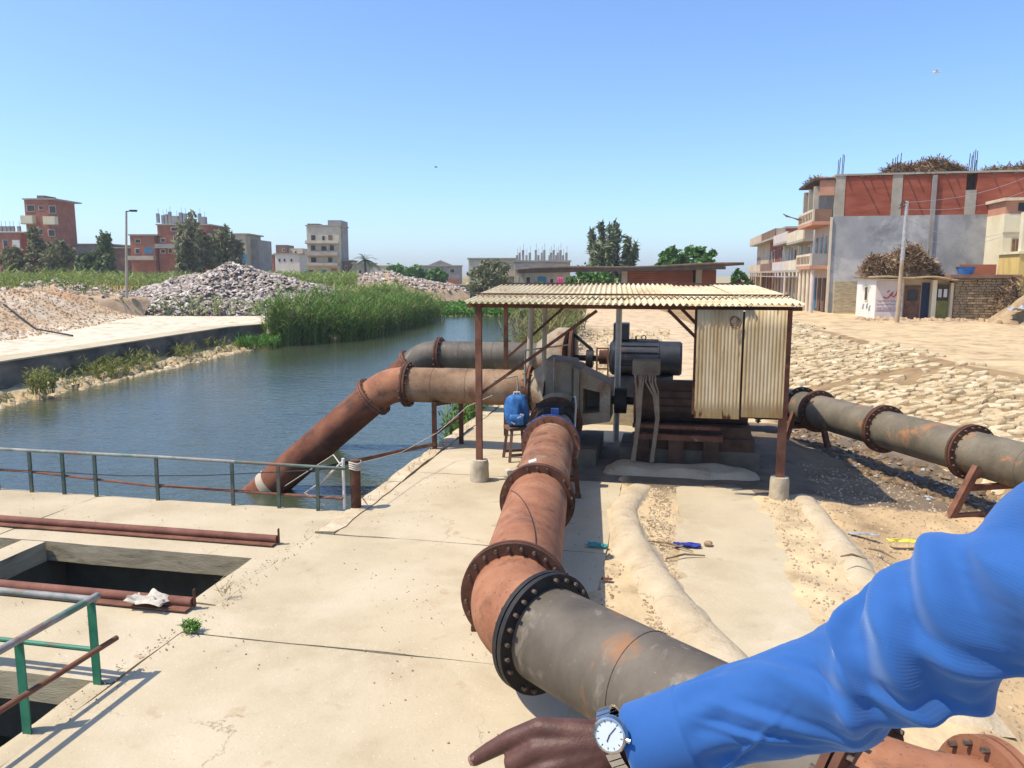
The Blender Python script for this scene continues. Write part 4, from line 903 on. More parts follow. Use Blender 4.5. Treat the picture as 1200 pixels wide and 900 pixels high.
cand.sort(key=lambda q: q[0] ** 2 + q[1] ** 2 if q[0] / q[1] < .70 else 1e9)
rest = []
for i, (x, y, du, dv) in enumerate(cand):
    if x / y > .95: continue
    z = gz(x, y)[0]; zx = (gz(x + .25, y)[0] - gz(x - .25, y)[0]) / .5
    M = Matrix.Translation((x, y, z)) @ Matrix.Rotation(-math.atan(zx), 4, 'Y') @ Matrix.Rotation(ru(-.14, .14), 4, 'X') @ Matrix.Rotation(ru(-.5, .5) + .55 + random.choice((0, math.pi)), 4, 'Z') @ Matrix.Diagonal((dv * ru(.50, .74), du * ru(.46, .70), .06 * ru(.4, 1.6), 1))
    me = random.choice(stone_mesh)
    if i < 300:
        o = bpy.data.objects.new('stone', me); COL.objects.link(o); o.parent = emb; o.matrix_local = Matrix.Translation(-emb.location) @ M
    else: rest.append((me, M))
V, F3 = [], MB()
for me, M in rest: F3.add([M @ v.co for v in me.vertices], [tuple(p.vertices) for p in me.polygons])
stuffk(F3.build('stones', 'stone', emb, smooth=0))

# ================================================================== VEGETATION
def strips(P0, d0, L, wd, droop, seg=3):
    """n curved tapering blades; P0 (n,3) roots, d0 (n,3) unit start directions"""
    n = len(P0); t = np.linspace(0, 1, seg + 1)[None, :, None]
    p = P0[:, None, :] + d0[:, None, :] * (L[:, None, None] * t); p[..., 2] -= (droop * L)[:, None] * (t[..., 0] ** 2)
    az = RNG.uniform(0, 2 * math.pi, n); side = np.stack([np.cos(az), np.sin(az), np.zeros(n)], -1)
    hw = wd[:, None] * .5 * (1 - .93 * np.linspace(0, 1, seg + 1)[None, :] ** 1.6)
    A = p + side[:, None, :] * hw[..., None]; B = p - side[:, None, :] * hw[..., None]
    V = np.stack([A, B], 2).reshape(n, -1, 3); k = (seg + 1) * 2
    f = np.array([(2 * i, 2 * i + 1, 2 * i + 3, 2 * i + 2) for i in range(seg)])
    F = (f[None] + (np.arange(n) * k)[:, None, None]).reshape(-1, 4); return V.reshape(-1, 3), F
def join(parts):
    V, F, k = [], [], 0
    for v, f in parts: V.append(v); F.append(f + k); k += len(v)
    return np.concatenate(V), np.concatenate(F)
def reed_mesh(pts, h0, h1, nleaf, wd, lean=.12, leafL=.35, leafdroop=.5):
    pts = np.array(pts, float); n = len(pts); h = RNG.uniform(h0, h1, n)
    az = RNG.uniform(0, 6.28, n); le = RNG.uniform(0, lean, n); d = np.stack([np.cos(az) * le, np.sin(az) * le, np.ones(n)], -1); d /= np.linalg.norm(d, axis=1)[:, None]
    parts = [strips(pts, d, h, np.full(n, wd * .6), np.full(n, .02))]
    for k in range(nleaf):
        f = RNG.uniform(.25, .98, n); q = pts + d * (h * f)[:, None]; a2 = RNG.uniform(0, 6.28, n); up = RNG.uniform(.6, 1.6, n)
        dd = np.stack([np.cos(a2), np.sin(a2), up], -1); dd /= np.linalg.norm(dd, axis=1)[:, None]
        parts.append(strips(q, dd, h * leafL * RNG.uniform(.6, 1.2, n), np.full(n, wd), RNG.uniform(.2, leafdroop, n)))
    return join(parts)
def veg(name, label, cat, V, F, mat, at, kind='stuff'): return tag(npmesh(name, V, F, mat, at), label, cat, None, kind)
# big reed bed on the left shore
pts = []
while len(pts) < 4300:
    y = ru(49.0, 80); xl = interp(y, XLEFT); wd = lerp(5.5, 6.5, (y - 48) / 34) * min(1, .35 + (y - 49.0) / 5); s = ru(-.6, 1) * wd * .5
    x = xl - s + .4
    if (y > 74 and random.random() < .5) or n3(x, y, .35, 6) > .32: continue
    z = max(gz(x, y)[0], -1.25); pts.append((x, y, z))
V, F = reed_mesh(pts, 1.3, 3.05, 6, .07, lean=.22); veg('reed_bed', 'tall dense green reeds along the left shore of the water', 'reeds', V, F, 'reed', (-12, 62, -1))
pts = [(x, y, z) for x, y, z in pts if random.random() < .17]
V, F = reed_mesh(pts, 1.2, 3.2, 4, .06, lean=.3); veg('dry_reeds', 'dry straw-coloured reed stalks mixed among the green reeds', 'reeds', V, F, 'reed_dry', (-12, 62, -1))
# small reed clump under the suction pipes
pts = [tuple(W(ru(-.75, -.02), ru(7.0, 9.6), WATER - .05)) for _ in range(150)]
V, F = reed_mesh(pts, .9, 1.75, 7, .045); veg('reed_clump', 'small green reed clump at the quay edge beneath the suction pipes', 'reeds', V, F, 'reed', W(-.4, 8, WATER))
pts = [tuple(W(ru(.05, 1.0), ru(9.3, 11.5), 0)) for _ in range(90)]
V, F = reed_mesh(pts, .5, 1.1, 6, .035); veg('dry_grass', 'dry yellow-green grass at the end of the concrete quay', 'grass', V, F, 'weed', W(.4, 10, 0))
# weeds on the berm of the left quay
pts = []
for yc, n, sp in ((26.6, 30, .3), (30.3, 26, .5), (33.4, 170, .9), (36.2, 90, .7), (40.5, 70, .6), (44.5, 60, .8)):
    for _ in range(n):
        y = random.gauss(yc, sp); x = interp(y, XLEFT) - ru(.25, 1.6); pts.append((x, y, gz(x, y)[0] - .02))
V, F = reed_mesh(pts, .25, .75, 7, .035, lean=.5, leafL=.7); veg('weeds', 'yellow-green weeds on the strip below the left quay wall', 'weeds', V, F, 'weed', (-17.5, 35, -.9))
pts = [(-15.6 + ru(-1.2, 1.0), 47.5 + ru(-1.5, 1.2), -1.05) for _ in range(240)]
V, F = reed_mesh(pts, .3, .8, 6, .05, lean=.5, leafL=.7); veg('water_weeds', 'bright green waterside weeds at the foot of the reeds', 'weeds', V, F, 'hyacinth', (-15.6, 47.5, -1))
V, F = reed_mesh([(-17.15 + ru(-.35, .35), 27.6 + ru(-.4, .4), -.9) for _ in range(70)], .5, 1.0, 8, .045, lean=.4); veg('shrub', 'single yellow-green shrub at the foot of the left quay wall', 'shrub', V, F, 'weed', (-17.15, 27.6, -.9), None)
# rocks on the same berm
pts = []
while len(pts) < 420:
    y = ru(22, 48); x = interp(y, XLEFT) - ru(-.25, .9); pts.append((x, y, max(gz(x, y)[0], -1.15) + .02))
bits('berm_rocks', 'pale broken rocks along the water line under the left quay wall', 'rocks', pts, .06, .24, 'stone', at=(-17, 35, -1))
# grassy field behind the sand bank
def field(n, fx, h0, h1, wd, leaf=3):
    pts = []
    while len(pts) < n:
        x, y = fx(); pts.append((x, y, gz(x, y)[0] - .05))
    return reed_mesh(pts, h0, h1, leaf, wd, lean=.3, leafL=.6)
def fx():
    y = ru(58, 125) ; return (ru(-.72, -.30) * y, y)
V, F = field(6500, fx, .5, 1.6, .12, 3); veg('field_grass', 'tall bright green grass in the field behind the sand bank', 'grass', V, F, 'grass', (-45, 80, 2))
def fx():
    y = ru(84, 150); return (ru(-.33, -.20) * y, y)
V, F = field(2600, fx, .7, 1.7, .16, 3); veg('field_grass', 'green grass between the rubble heap and the tall cream block', 'grass', V, F, 'grass', (-25, 100, 2))
def fx():
    y = ru(82, 140); return (ru(-10, 4.5), y)
V, F = field(5200, fx, .3, .8, .30, 4); veg('water_hyacinth', 'bright green floating plants at the far end of the canal', 'plants', V, F, 'hyacinth', (-3, 105, -1))
def fx():
    y = ru(40, 47); return (ru(-29, -25.5), y)
# bush of dry growth on the right bank behind the pumps
pts = []
for _ in range(520):
    y = ru(24, 44); x = interp(y, XBANK) + ru(-.9, 1.5) + .03 * (y - 24); pts.append((x, y, -.9 if x < interp(y, XBANK) else gz(x, y)[0]))
V, F = reed_mesh(pts, .7, 2.2, 8, .05, lean=.45, leafL=.5); veg('dry_bushes', 'dry olive bushes on the right bank seen under the shelter roof', 'bushes', V, F, 'leaf_dry', (1.5, 34, 0))
pts = [(p[0] + ru(-.4, .4), p[1], p[2]) for p in pts[::3]]
V, F = reed_mesh(pts, .6, 1.6, 8, .05, lean=.45, leafL=.5); veg('green_bushes', 'greener growth among the dry bushes on the right bank', 'bushes', V, F, 'reed', (1.5, 34, 0))
# tufts on the platform joint
V, F = reed_mesh([tuple(G(225, 741, .0) + Vector((ru(-.06, .06), ru(-.05, .05), 0))) for _ in range(26)], .06, .13, 6, .016, lean=.8, leafL=.9); veg('grass_tuft', 'small bright green tuft growing in the slab joint', 'grass', V, F, 'hyacinth', G(225, 741), None)
V, F = reed_mesh([tuple(G(263, 700, .0) + Vector((ru(-.05, .05), ru(-.05, .05), 0))) for _ in range(9)], .12, .26, 4, .010, lean=.7, leafL=.6); veg('grass_tuft', 'thin dry tuft in the slab joint beside the far pit', 'grass', V, F, 'reed_dry', G(263, 700), None)
pts = [tuple(W(ru(.04, .28), ru(.2, 6.5), .02)) for _ in range(60)]
V, F = reed_mesh(pts, .04, .12, 4, .010, lean=.8, leafL=.7); veg('kerb_weeds', 'sparse dry weeds along the quay kerb', 'weeds', V, F, 'reed_dry', W(.15, 3, 0))

# ---- trees
def leafcloud(C, size, aspect=1.6, updir=.35):
    n = len(C); nrm = RNG.normal(size=(n, 3)); nrm[:, 2] += updir; nrm /= np.linalg.norm(nrm, axis=1)[:, None]
    u = np.cross(nrm, RNG.normal(size=(n, 3))); u /= np.linalg.norm(u, axis=1)[:, None]; v = np.cross(nrm, u)
    s = (size * RNG.uniform(.55, 1.3, n))[:, None]; u = u * s * aspect * .5; v = v * s * .5
    V = np.stack([C - u, C + v * .9, C + u, C - v * .9], 1).reshape(-1, 3); return V, np.arange(n * 4).reshape(-1, 4)
def tree(name, label, at, h, crown_r, crown_z0, nclump, nleaf, leaf, mat, shape='round', group='trees around the town', clump_r=.32, trunk_r=None, aspect=1.6):
    at = Vector(at); t = thing(name, label, 'tree', at, group); tr = trunk_r or h * .022; mb = MB()
    mb.tube([at + Vector((0, 0, -.2)), at + Vector((.03 * h * ru(-1, 1), 0, h * .35)), at + Vector((.04 * h * ru(-1, 1), 0, h * .85))], [tr, tr * .75, tr * .2], 8)
    cl = []
    for k in range(nclump):
        f = (k + .5) / nclump; a = k * 2.4 + ru(-.4, .4)
        zf = crown_z0 + (1 - crown_z0) * f
        if shape == 'plume':
            pi_ = k % 9; pa = pi_ * 2.4; pr = crown_r * (.15 + .55 * (pi_ / 8)) ; tt = (k // 9 + .5) / max(1, nclump // 9); ph = 1 - .42 * (pi_ / 8) * (1 if pi_ % 2 else .8)
            zf = crown_z0 + (ph - crown_z0) * tt; rr = pr * (1 + .25 * tt); a = pa + ru(-.15, .15)
        elif shape == 'round': rr = crown_r * math.sqrt(max(.05, 1 - (2 * f - 1) ** 2)) * ru(.45, 1.0)
        elif shape == 'cone': rr = crown_r * (1 - f) ** .8 * ru(.4, 1.0) + .04 * crown_r
        else: rr = crown_r * (1 - .75 * f ** 1.5) * ru(.25, 1.0)
        c = at + Vector((math.cos(a) * rr, math.sin(a) * rr, h * zf * ru(.97, 1.03))); cl.append(c)
        zb = max(h * .18, h * zf - rr * .9 - .1 * h); mb.tube([at + Vector((0, 0, zb)), at.lerp(c, .55) * 1 + Vector((0, 0, 0)) if False else (at + Vector((0, 0, zb))).lerp(c, .6) + Vector((0, 0, .04 * h)), c], [tr * .42, tr * .26, tr * .08], 5)
    mb.build('trunk', 'bark', t); pts = []
    for c in cl:
        n = max(4, int(nleaf / nclump * ru(.6, 1.4))); q = RNG.normal(size=(n, 3)); q /= np.linalg.norm(q, axis=1)[:, None] ; q *= (RNG.uniform(0, 1, n) ** .5)[:, None]
        cr = crown_r * clump_r * ru(.7, 1.35)
        if shape == 'plume': cr *= 1.25 * (1.1 - .75 * (zf_[len(pts)] if False else max(0, (c.z - at.z) / h - .35)))
        sc = np.array([1, 1, 2.6 if shape in ('feather', 'plume') else .75]) * cr
        pts.append(np.array(c)[None] + q * sc + RNG.normal(size=(n, 3)) * cr * .15)
    V, F = leafcloud(np.concatenate(pts), leaf, aspect); o = npmesh('crown', V, F, mat, at); o.parent = t; o.location = (0, 0, 0); return t
def tree_px(name, label, u, vtop, vbase, d, wpx, *a, **k):
    top = D(u, vtop, d); b = D(u, vbase, d); return tree(name, label, b, top.z - b.z, wpx * d / FPX / 2, *a, **k)
tree_px('casuarina_tree', 'tall feathery grey-green tree behind the dark roofed shed', 712, 258, 345, 86, 78, .18, 81, 3600, .30, 'leaf_casuarina', shape='plume', clump_r=.085, aspect=3.6)
tree_px('broadleaf_tree', 'bright green treetop above the shed roof, left of a pair', 786, 295, 345, 84, 40, .35, 16, 1200, .42, 'leaf_green')
tree_px('broadleaf_tree', 'bright green treetop above the shed roof, right of a pair', 818, 292, 345, 85, 44, .35, 16, 1300, .42, 'leaf_green')
tree_px('broadleaf_tree', 'green tree seen past the right end of the dark shed roof', 864, 319, 350, 84, 22, .3, 12, 700, .36, 'leaf_green')
tree_px('broadleaf_tree', 'leafy tree under the dark shed roof beside the pink cloth', 690, 318, 350, 80, 62, .2, 18, 1300, .36, 'leaf_green')
tree_px('olive_tree', 'grey-green bush standing before the cream house at the canal end', 576, 308, 352, 105, 52, .18, 22, 2200, .40, 'leaf_grey')
tree_px('casuarina_tree', 'broad olive tree before the red block with column stubs, left of two', 226, 254, 330, 112, 44, .12, 45, 2600, .40, 'leaf_grey', shape='plume', clump_r=.22, aspect=2.6)
tree_px('casuarina_tree', 'olive tree before the red block with column stubs, right of two', 265, 264, 330, 114, 40, .12, 36, 2100, .40, 'leaf_grey', shape='plume', clump_r=.22, aspect=2.6)
for u, vt, wpx, lb in ((18, 292, 26, 'leftmost dark shrub at the edge of the field'), (44, 268, 30, 'tall thin tree before the tall red block'), (70, 284, 34, 'spreading dark tree at the right foot of the tall red block'), (104, 298, 26, 'low dark shrub before the long low wall'), (126, 276, 26, 'conical dark tree left of the street lamp')):
    tree_px('field_tree', lb, u, vt, 328, 100, wpx, .12, 22, 1500, .36, 'leaf_dark' if u > 90 else 'leaf_grey', shape='cone' if u in (126, 44) else 'round', clump_r=.4)
for u, vt, wpx, lb in ((466, 314, 26, 'round clipped green tree at the canal end, leftmost of three'), (487, 315, 24, 'round clipped green tree at the canal end, middle of three'), (511, 318, 25, 'round clipped green tree at the canal end, rightmost of three')):
    tree_px('round_tree', lb, u, vt, 336, 142, wpx, .22, 22, 1300, .55, 'leaf_green', clump_r=.42)
# date palm
def palm(u, vtop, vbase, d, label):
    b = D(u, vbase, d); h = D(u, vtop, d).z - b.z; t = thing('palm_tree', label, 'palm', b, 'trees around the town'); c = b + Vector((0, 0, h * .62))
    MB().tube([b + Vector((0, 0, -.3)), b + Vector((.1, 0, h * .3)), c], [.28, .22, .2], 8).build('trunk', 'bark', t)
    parts = []
    for k in range(34):
        a = k * 2.4; el = ru(-.3, 1.2); dd = np.array([math.cos(a) * math.cos(el), math.sin(a) * math.cos(el), math.sin(el)]); L = h * .52
        tt = np.linspace(.08, 1, 16); pp = np.array(c)[None] + dd[None] * (L * tt)[:, None]; pp[:, 2] -= .55 * L * tt ** 2
        sd_ = np.cross(dd, [0, 0, 1.0]); sd_ /= np.linalg.norm(sd_)
        for s in (-1, 1):
            d2 = sd_[None] * s * .8 + dd[None] * .5 + np.array([0, 0, -.25])[None]; d2 = np.repeat(d2 / np.linalg.norm(d2), 16, 0)
            parts.append(strips(pp, d2, np.full(16, L * .24), np.full(16, .14), np.full(16, .2), seg=1))
        parts.append(strips(np.array([c]), dd[None], np.array([L]), np.array([.12]), np.array([.55]), seg=5))
    V, F = join(parts); o = npmesh('crown', V, F, 'leaf_dark', b); o.parent = t; o.location = (0, 0, 0)
palm(428, 291, 326, 150, 'date palm standing right of the tall cream block')

# ---- rubble heap and spoil
def heap(name, label, cx, cy, rx, ry, z0, h, mat_b, mat_r, n, s0, s1, seed):
    t = thing(name, label, 'heap', (cx, cy, z0))
    def hz_(x, y):
        dx, dy = (x - cx) / rx, (y - cy) / ry; r = math.hypot(dx, dy); k = max(0, 1 - r ** 1.5)
        return z0 - 1.6 * sstep(r, .92, 1.15) + h * k * (1 + .42 * noise.noise(Vector((x * .26 + seed, y * .26, 0)))) + .25 * k * noise.noise(Vector((x * .9, y * .9, seed)))
    mb = MB(); mb.grid(lambda u, v: (cx + rx * (2 * u - 1), cy + ry * (2 * v - 1), hz_(cx + rx * (2 * u - 1), cy + ry * (2 * v - 1)) - .25), 60, 50); mb.build('mound', mat_b, t, smooth=60)
    pts = []
    while len(pts) < n:
        x, y = cx + rx * ru(-1, 1), cy + ry * ru(-1, .7); z = hz_(x, y)
        if z > z0 + .12 or random.random() < .12: pts.append((x, y, z + ru(-.1, .08)))
    bt = bits('debris', None, None, pts, s0, s1, mat_r, flat=.42, at=(cx, cy, z0)); bt.parent = t; bt.location = (0, 0, 0)
heap('rubble_heap', 'large heap of pale broken rubble beside the reeds', -23.6, 66, 12.2, 8, .2, 3.75, 'rubble_base', 'rubble', 11000, .04, .20, 3)
heap('rubble_heap', 'low spread of rubble between the big heap and the reeds', -19.5, 70, 6.5, 6, .1, 2.2, 'spoil', 'rubble', 2600, .06, .2, 8)
heap('spoil_heap', 'low reddish heap of soil and debris below the tall cream block', -19.5, 112, 13.5, 6, 1.3, 2.2, 'spoil', 'rubble', 1300, .07, .26, 12)
heap('spoil_heap', 'low orange soil heap with white bags at the field edge', -36, 60, 8, 3.5, 1.8, 1.0, 'spoil', 'rubble', 260, .06, .22, 15)
# clods and furrows on the sand bank
pts = []
while len(pts) < 4200:
    y = ru(36, 66); x = -25.3 - .155 * (y - 38) - ru(-.6, 9); pts.append((x, y, gz(x, y)[0] + .01))
bits('sand_clods', 'clods and stones over the sand bank on the left', 'clods', pts, .025, .11, 'spoil', at=(-30, 48, 1))
# rubble on the rising ground right of the pumps
pts = []
while len(pts) < 900:
    y = ru(24, 40); x = ru(2.2, 6.5) * y / 32; pts.append((x, y, gz(x, y)[0] + .02))
bits('bank_rubble', 'scattered pale stones on the bank behind the motors', 'stones', pts, .03, .13, 'stone', at=(4, 32, 0))

# ================================================================== THE TOWN
def rectbox(mb, u0, u1, v0, v1, y, depth, z0=None, proud=0.0):
    p, q = D(u0, v0, y), D(u1, v1, y); zb = q.z if z0 is None else z0
    return mb.box(((p.x + q.x) / 2, y - proud / 2 + depth / 2, (p.z + zb) / 2), (abs(q.x - p.x), depth + proud, p.z - zb))
def far_building(name, label, d, blocks, wins=(), bals=(), cols=(), z0=1.3, group='town buildings across the water'):
    u0 = min(b[1] for b in blocks); u1 = max(b[2] for b in blocks)
    t = thing(name, label, 'building', (((u0 + u1) / 2 - 600) / FPX * d, d, z0), group)
    for nm, a, b, v0, dy, dep, mat in blocks:
        mb = MB(); rectbox(mb, a, b, v0, 330, d + dy, dep, z0); mb.build(nm, mat, t, smooth=0)
        if nm == 'wall':
            mb = MB(); p, q = D(a, v0, d + dy), D(b, v0, d + dy); mb.box(((p.x + q.x) / 2, d + dy + dep / 2 - .1, p.z + .13), (q.x - p.x + .4, dep + .3, .24)); mb.build('roof_slab', 'column_grey', t, smooth=0)
    for a, b, v0, v1, dy, mat in wins:
        mb = MB(); rectbox(mb, a, b, v0, v1, d + dy, .02, proud=.05); wn = mb.build('window' if mat != 'shutter_blue' else 'shutter', 'cream' if mat != 'shutter_blue' else mat, t, smooth=0)
        if mat != 'shutter_blue':
            e = .10 * FPX / d; mb = MB(); rectbox(mb, a + e, b - e, v0 + e, v1 - e, d + dy - .055, .02, proud=.02); mb.build('pane', mat, wn, smooth=0)
    for a, b, v0, v1, dy, mat in bals:           # balcony: slab, parapet
        p, q = D(a, v1, d + dy), D(b, v0, d + dy); w_ = q.x - p.x; x = (p.x + q.x) / 2
        bl = MB().box((x, d + dy - .62, p.z - .08), (w_ + .1, 1.22, .16)).build('balcony', 'column_grey', t, smooth=0)
        MB().box((x, d + dy - 1.16, (p.z + q.z) / 2), (w_, .10, q.z - p.z)).box((p.x + .05, d + dy - .58, (p.z + q.z) / 2), (.1, 1.04, q.z - p.z)).box((q.x - .05, d + dy - .58, (p.z + q.z) / 2), (.1, 1.04, q.z - p.z)).build('parapet', mat, bl, smooth=0)
    for u, v0, v1, w_, dy in cols:
        p, q = D(u, v0, d + dy), D(u, v1, d + dy); MB().box((p.x, d + dy + .3, (p.z + q.z) / 2), (w_, w_, p.z - q.z)).box((p.x + w_ * .2, d + dy + .3, p.z + .5), (.05, .05, 1.0)).build('column_stub', 'grey_wall', t, smooth=0)
    return t
gd = 'glass_dark'
far_building('house', 'low red brick house with column stubs at the far left edge', 152, [('wall', -8, 29, 273, 0, 10, 'brick_red')],
             [(3, 10, 281, 291, 0, gd), (14, 24, 281, 291, 0, 'bag_white')], (), [(x, 265, 271, .5, 1) for x in (0, 5, 10, 14, 21)])
far_building('apartment_block', 'tall red brick block with cream balconies at far left', 150,
             [('wall', 28, 64, 234, 0, 9, 'brick_red'), ('stair_tower', 43, 60, 229, 3, 4, 'brick_brown')],
             [(31, 41, 240, 248, 0, gd), (45, 51, 241, 246, 0, gd), (57, 66, 241, 250, 0, gd), (32, 41, 267, 277, 0, gd), (56, 65, 269, 277, 0, gd), (45, 51, 268, 275, 0, gd), (32, 41, 284, 290, 0, gd), (56, 64, 284, 290, 0, gd)],
             [(29, 42, 253, 262, 0, 'cream_bright'), (55, 68, 254, 263, 0, 'cream_bright')])
far_building('warehouse', 'long low dark wall building between the red blocks', 158, [('wall', 88, 128, 287, 0, 10, 'grey_wall'), ('wall', 128, 152, 291, .5, 9, 'brick_brown')])
far_building('apartment_block', 'red brick and grey block with many column stubs on its roof', 148,
             [('wall', 152, 184, 276, 0, 9, 'brick_red'), ('wall', 184, 245, 264, 1, 9, 'brick_red'), ('wall', 245, 290, 275, -1, 9, 'tan_wall'), ('side_wing', 290, 305, 281, 2, 8, 'grey_wall')],
             [(158, 165, 280, 285, 0, gd), (169, 180, 290, 297, 0, 'shutter_blue'), (158, 164, 291, 297, 0, gd), (188, 194, 279, 284, 0, gd), (203, 208, 276, 282, 0, gd), (197, 202, 291, 297, 0, gd), (204, 209, 292, 297, 0, 'bag_white'), (188, 194, 292, 297, 0, gd),
              (200, 208, 266, 271, 0, gd), (283, 289, 298, 308, -1.2, 'shutter_blue'), (272, 280, 284, 290, -1.2, gd), (250, 257, 297, 303, -1.2, gd)],
             [(153, 183, 300, 304, 0, 'tan_wall'), (185, 214, 286, 290, 0, 'grey_wall')],
             [(184, 250, 261, .5, 1.5), (190, 252, 262, .5, 1.5), (194, 251, 262, .5, 1.5), (198, 248, 262, .5, 1.5), (205, 253, 262, 1.2, 1.5), (211, 249, 262, .6, 1.5), (216, 250, 262, .5, 1.5), (223, 252, 262, .5, 3), (233, 250, 262, .5, 3), (238, 254, 262, .9, 3)])
far_building('house', 'cluster of small white and cream houses left of the tall cream block', 185,
             [('wall', 306, 322, 299, 1, 8, 'brick_red'), ('wall', 322, 352, 298, 0, 8, 'white_wall'), ('upper_storey', 323, 338, 287, 3, 6, 'brick_brown'), ('upper_storey', 338, 356, 291, 4, 6, 'cream')],
             [(326, 329, 303, 307, 0, gd), (332, 335, 303, 307, 0, gd), (340, 343, 303, 307, 0, gd), (331, 334, 291, 295, 3, gd), (345, 348, 294, 298, 4, gd)])
far_building('apartment_block', 'tall cream and brown block with balconies and blue shutter', 176,
             [('wall', 359, 399, 265, 0, 8, 'cream'), ('stair_tower', 384, 402, 258, 2, 7, 'grey_wall'), ('roof_room', 360, 376, 262, 4, 4, 'brick_brown')],
             [(364, 370, 275, 283, 0, gd), (384, 390, 275, 282, 0, 'brick_brown'), (364, 370, 287, 294, 0, gd), (376, 383, 288, 294, 0, gd), (386, 392, 287, 294, 0, gd), (364, 371, 301, 308, 0, gd), (384, 390, 301, 308, 0, gd),
              (372, 383, 316, 326, 0, 'shutter_blue'), (387, 396, 314, 326, 0, 'brick_red'), (361, 369, 316, 326, 0, gd), (377, 381, 276, 282, 0, gd)],
             [(359, 397, 282, 285, 0, 'cream'), (359, 397, 295, 299, 0, 'tan_wall'), (359, 397, 308, 311, 0, 'tan_wall')])
far_building('house', 'narrow dark annex against the tall cream block', 178, [('wall', 402, 411, 306, 0, 8, 'brick_brown')], [(404, 407, 311, 316, 0, gd)])
far_building('house', 'low white and red house beside the date palm', 172, [('wall', 413, 434, 309, 0, 8, 'grey_wall'), ('wall', 434, 456, 314, -1, 8, 'white_wall'), ('upper_storey', 440, 456, 311, 1, 6, 'orange_plaster')],
             [(420, 424, 316, 321, 0, gd), (438, 441, 318, 322, -1, gd), (447, 450, 318, 322, -1, gd)])
gh = far_building('house', 'grey house with a small gable behind the round trees', 178, [('wall', 493, 539, 312, 0, 8, 'grey_wall'), ('base_wall', 524, 538, 327, -1.5, 1, 'brick_red')],
             [(498, 504, 315, 320, 0, gd), (512, 519, 315, 320, 0, gd), (527, 533, 315, 320, 0, gd)])
p = D(516, 307, 178); mb = MB(); k = p.z; mb.add([(p.x - 3.2, 177.8, k - .9), (p.x + 3.2, 177.8, k - .9), (p.x, 177.8, k + .4), (p.x - 3.2, 181, k - .9), (p.x + 3.2, 181, k - .9), (p.x, 181, k + .4)], [(0, 1, 2), (3, 5, 4), (0, 2, 5, 3), (1, 4, 5, 2), (0, 3, 4, 1)]); mb.build('gable', 'grey_wall', gh, smooth=0)
far_building('house', 'cream two storey house at the end of the canal', 128, [('wall', 549, 606, 304, 0, 8, 'cream')],
             [(564, 571, 309, 316, 0, gd), (575, 584, 308, 315, 0, gd), (560, 566, 325, 332, 0, gd), (588, 596, 310, 316, 0, gd)], [(572, 606, 318, 323, 0, 'tan_wall')])
far_building('house', 'grey house with a forest of column stubs and hanging laundry', 118, [('wall', 603, 668, 307, 0, 9, 'tan_wall')],
             [(630, 640, 324, 336, 0, 'shutter_blue'), (607, 613, 324, 336, 0, gd), (616, 622, 324, 336, 0, gd), (644, 649, 326, 336, 0, gd)], [(604, 667, 310, 315, 0, 'grey_wall')],
             [(u, 299 - (i % 3) * 3, 307, .35, 1 + (i % 2) * 4) for i, u in enumerate((606, 609, 613, 617, 621, 628, 631, 635, 638, 644, 646, 649, 652, 654, 657, 660, 664))])
p0, p1 = D(653, 325, 114), D(660, 337, 114); o = MB().grid(lambda u, v: (lerp(p0.x, p1.x, u), 114 + .06 * math.sin(u * 20), lerp(p1.z, p0.z, v)), 16, 4).build('laundry', 'pink_cloth', at=(p0.x, 114, p1.z), smooth=60)
o.modifiers.new('t', 'SOLIDIFY').thickness = .02; tag(o, 'bright pink laundry hanging under the dark shed roof line', 'laundry')
# low wall across the canal end
mb = MB(); a, b = D(466, 337, 128), D(566, 337, 132); mb.bar(Vector((a.x, a.y, .25)), Vector((b.x, b.y, .25)), .5, 2.7); o = mb.build('boundary_wall', 'grey_wall', at=(a.x, a.y, -1), smooth=0); tag(o, 'long low grey wall across the far end of the canal', 'wall')
mb = MB(); mb.bar(Vector((a.x, a.y - .1, 1.70)), Vector((b.x, b.y - .1, 1.70)), .8, .18); mb.build('coping', 'cream', o, smooth=0)

# ---- dark roofed shed behind the shelter
ds = thing('brick_shed', 'long flat dark-roofed brick shed behind the shelter', 'shed', (9.5, 70, .4))
yd = 68.0; pl_, pr_ = D(607, 315, yd), D(872, 309, yd)
mb = MB(); n = 12
mb.grid(lambda u, v: (lerp(pl_.x, pr_.x, u), yd + v * 8, lerp(4.00, 4.45, u) + .08 * math.sin(u * 9) - .05 * v), 14, 3); o = mb.build('roof', 'roof_edge', ds, smooth=40); sm = o.modifiers.new('t', 'SOLIDIFY'); sm.thickness = .24
mb = MB(); mb.bar((pl_.x, yd + .12, 3.66), (pr_.x - 1.6, yd + .12, 4.0), .3, .26); mb.build('fascia_beam', 'roof_dark', ds, smooth=0)
for (u0, u1) in ((738, 818), (824, 846)):
    p, q = D(u0, 330, yd + .6), D(u1, 330, yd + .6); wl_ = MB().box(((p.x + q.x) / 2, yd + 4.2, 2.0), (q.x - p.x, 3.2, 3.7)).build('wall', 'brick_brown', ds, smooth=0)
    mb = MB()
    for k in range(16):
        mb.box(((p.x + q.x) / 2, yd + 2.585, .4 + k * .215), (q.x - p.x - .02, .04, .15))
    stuffk(mb.build('brick_courses', 'brick_red', wl_, smooth=0))
for u in (612, 733, 821): p = D(u, 330, yd + .4); MB().box((p.x, yd + 1.2, 2.0), (.5, .3, 3.7)).build('column', 'column_grey', ds, smooth=0)

